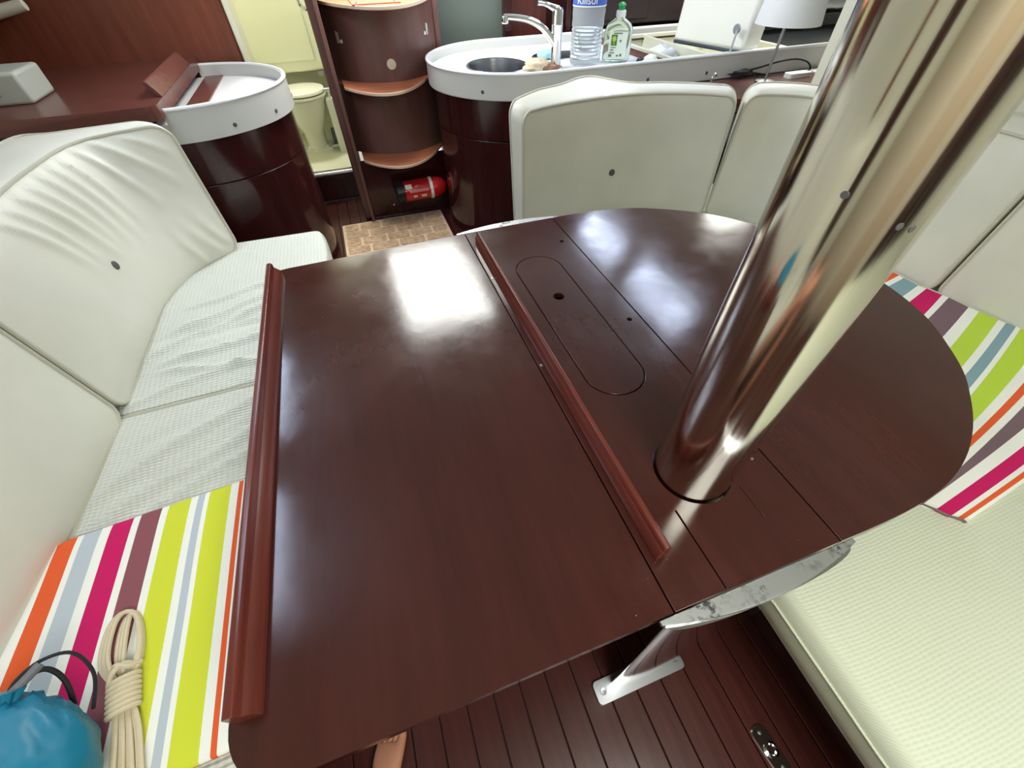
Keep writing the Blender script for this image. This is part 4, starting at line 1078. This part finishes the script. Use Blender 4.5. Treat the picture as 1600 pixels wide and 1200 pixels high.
tube(catmull([m0, m0+V((.006, .022, .006)), m0+V((.028, .046, .000)), m0+V((.056, .052, -.022)), m0+V((.074, .020, -.055)), m0+V((.066, -.025, -.085))], 36), .0028, 8, bm=cb_)
tube(catmull([m0, m0+V((.014, .022, .002)), m0+V((.030, .036, -.012)), m0+V((.038, .022, -.045)), m0+V((.038, -.01, -.080))], 24), .0040, 8, bm=cb_)
finish(cb_, 'cord', M['cord'], BG)
finish(tube([m0+V((.005, .006, .004)), m0+V((.032, .040, .002))], .0068, 10), 'toggle', M['toggle'], BG)

# ============================================================ PERSON (bare lower legs and feet of the photographer)
def skin_mesh(name, verts, edges, radii, m, parent, root=0):
    me = bpy.data.meshes.new(name); me.from_pydata(verts, edges, []); o = bpy.data.objects.new(name, me); COL.objects.link(o)
    sk = o.modifiers.new('skin', 'SKIN'); sk.use_smooth_shade = True
    for i, r in enumerate(radii):
        d = me.skin_vertices[0].data[i]; d.radius = r if isinstance(r, tuple) else (r, r)
    me.skin_vertices[0].data[root].use_root = True
    s = o.modifiers.new('sub', 'SUBSURF'); s.levels = 2; s.render_levels = 2
    me.materials.append(m); o.parent = parent
    dg = bpy.context.evaluated_depsgraph_get(); ev = bpy.data.meshes.new_from_object(o.evaluated_get(dg))
    o.modifiers.clear(); o.data = ev
    for p in ev.polygons: p.use_smooth = True
    return o
PE = thing('person', 'bare feet and lower legs of a person under the near edge of the table', 'person', (0, 0, 0))
def legs():
    vs = []; es = []; rs = []
    def add(p, r, par=None):
        vs.append(p); rs.append(r); i = len(vs)-1
        if par is not None: es.append((par, i))
        return i
    hip = add((-.24, -.52, .74), .09)
    for sx, sy, toe in ((-.355, 0.0, (-.300, .165)), (-.20, -.30, (-.17, -.13))):
        kn = add((sx+.0, sy-.20, .47), (.060, .060), hip)
        cf = add((sx-.0, sy-.13, .31), (.054, .054), kn)
        an = add((sx, sy-.055, .10), (.034, .034), cf)
        hl = add((sx-.004, sy-.075, .036), (.032, .032), an)
        md = add((lerp(sx, toe[0], .5), lerp(sy-.055, toe[1], .45), .040), (.034, .030), an)
        bl = add((lerp(sx, toe[0], .85), lerp(sy-.055, toe[1], .78), .026), (.038, .022), md)
        d = V((toe[0]-sx, toe[1]-sy+.055)).normalized(); q = V((d.y, -d.x))
        for k, (off, ln, r) in enumerate(((.030, .050, .013), (.014, .052, .009), (.001, .046, .0085), (-.012, .040, .008), (-.025, .032, .0075))):
            bx, by = lerp(sx, toe[0], .85)+q.x*off, lerp(sy-.055, toe[1], .78)+q.y*off
            a = add((bx+d.x*.022, by+d.y*.022, .020), r, bl); add((bx+d.x*ln, by+d.y*ln, .012), r*.9, a)
    skin_mesh('body', vs, es, rs, M['skin'], PE)
legs()
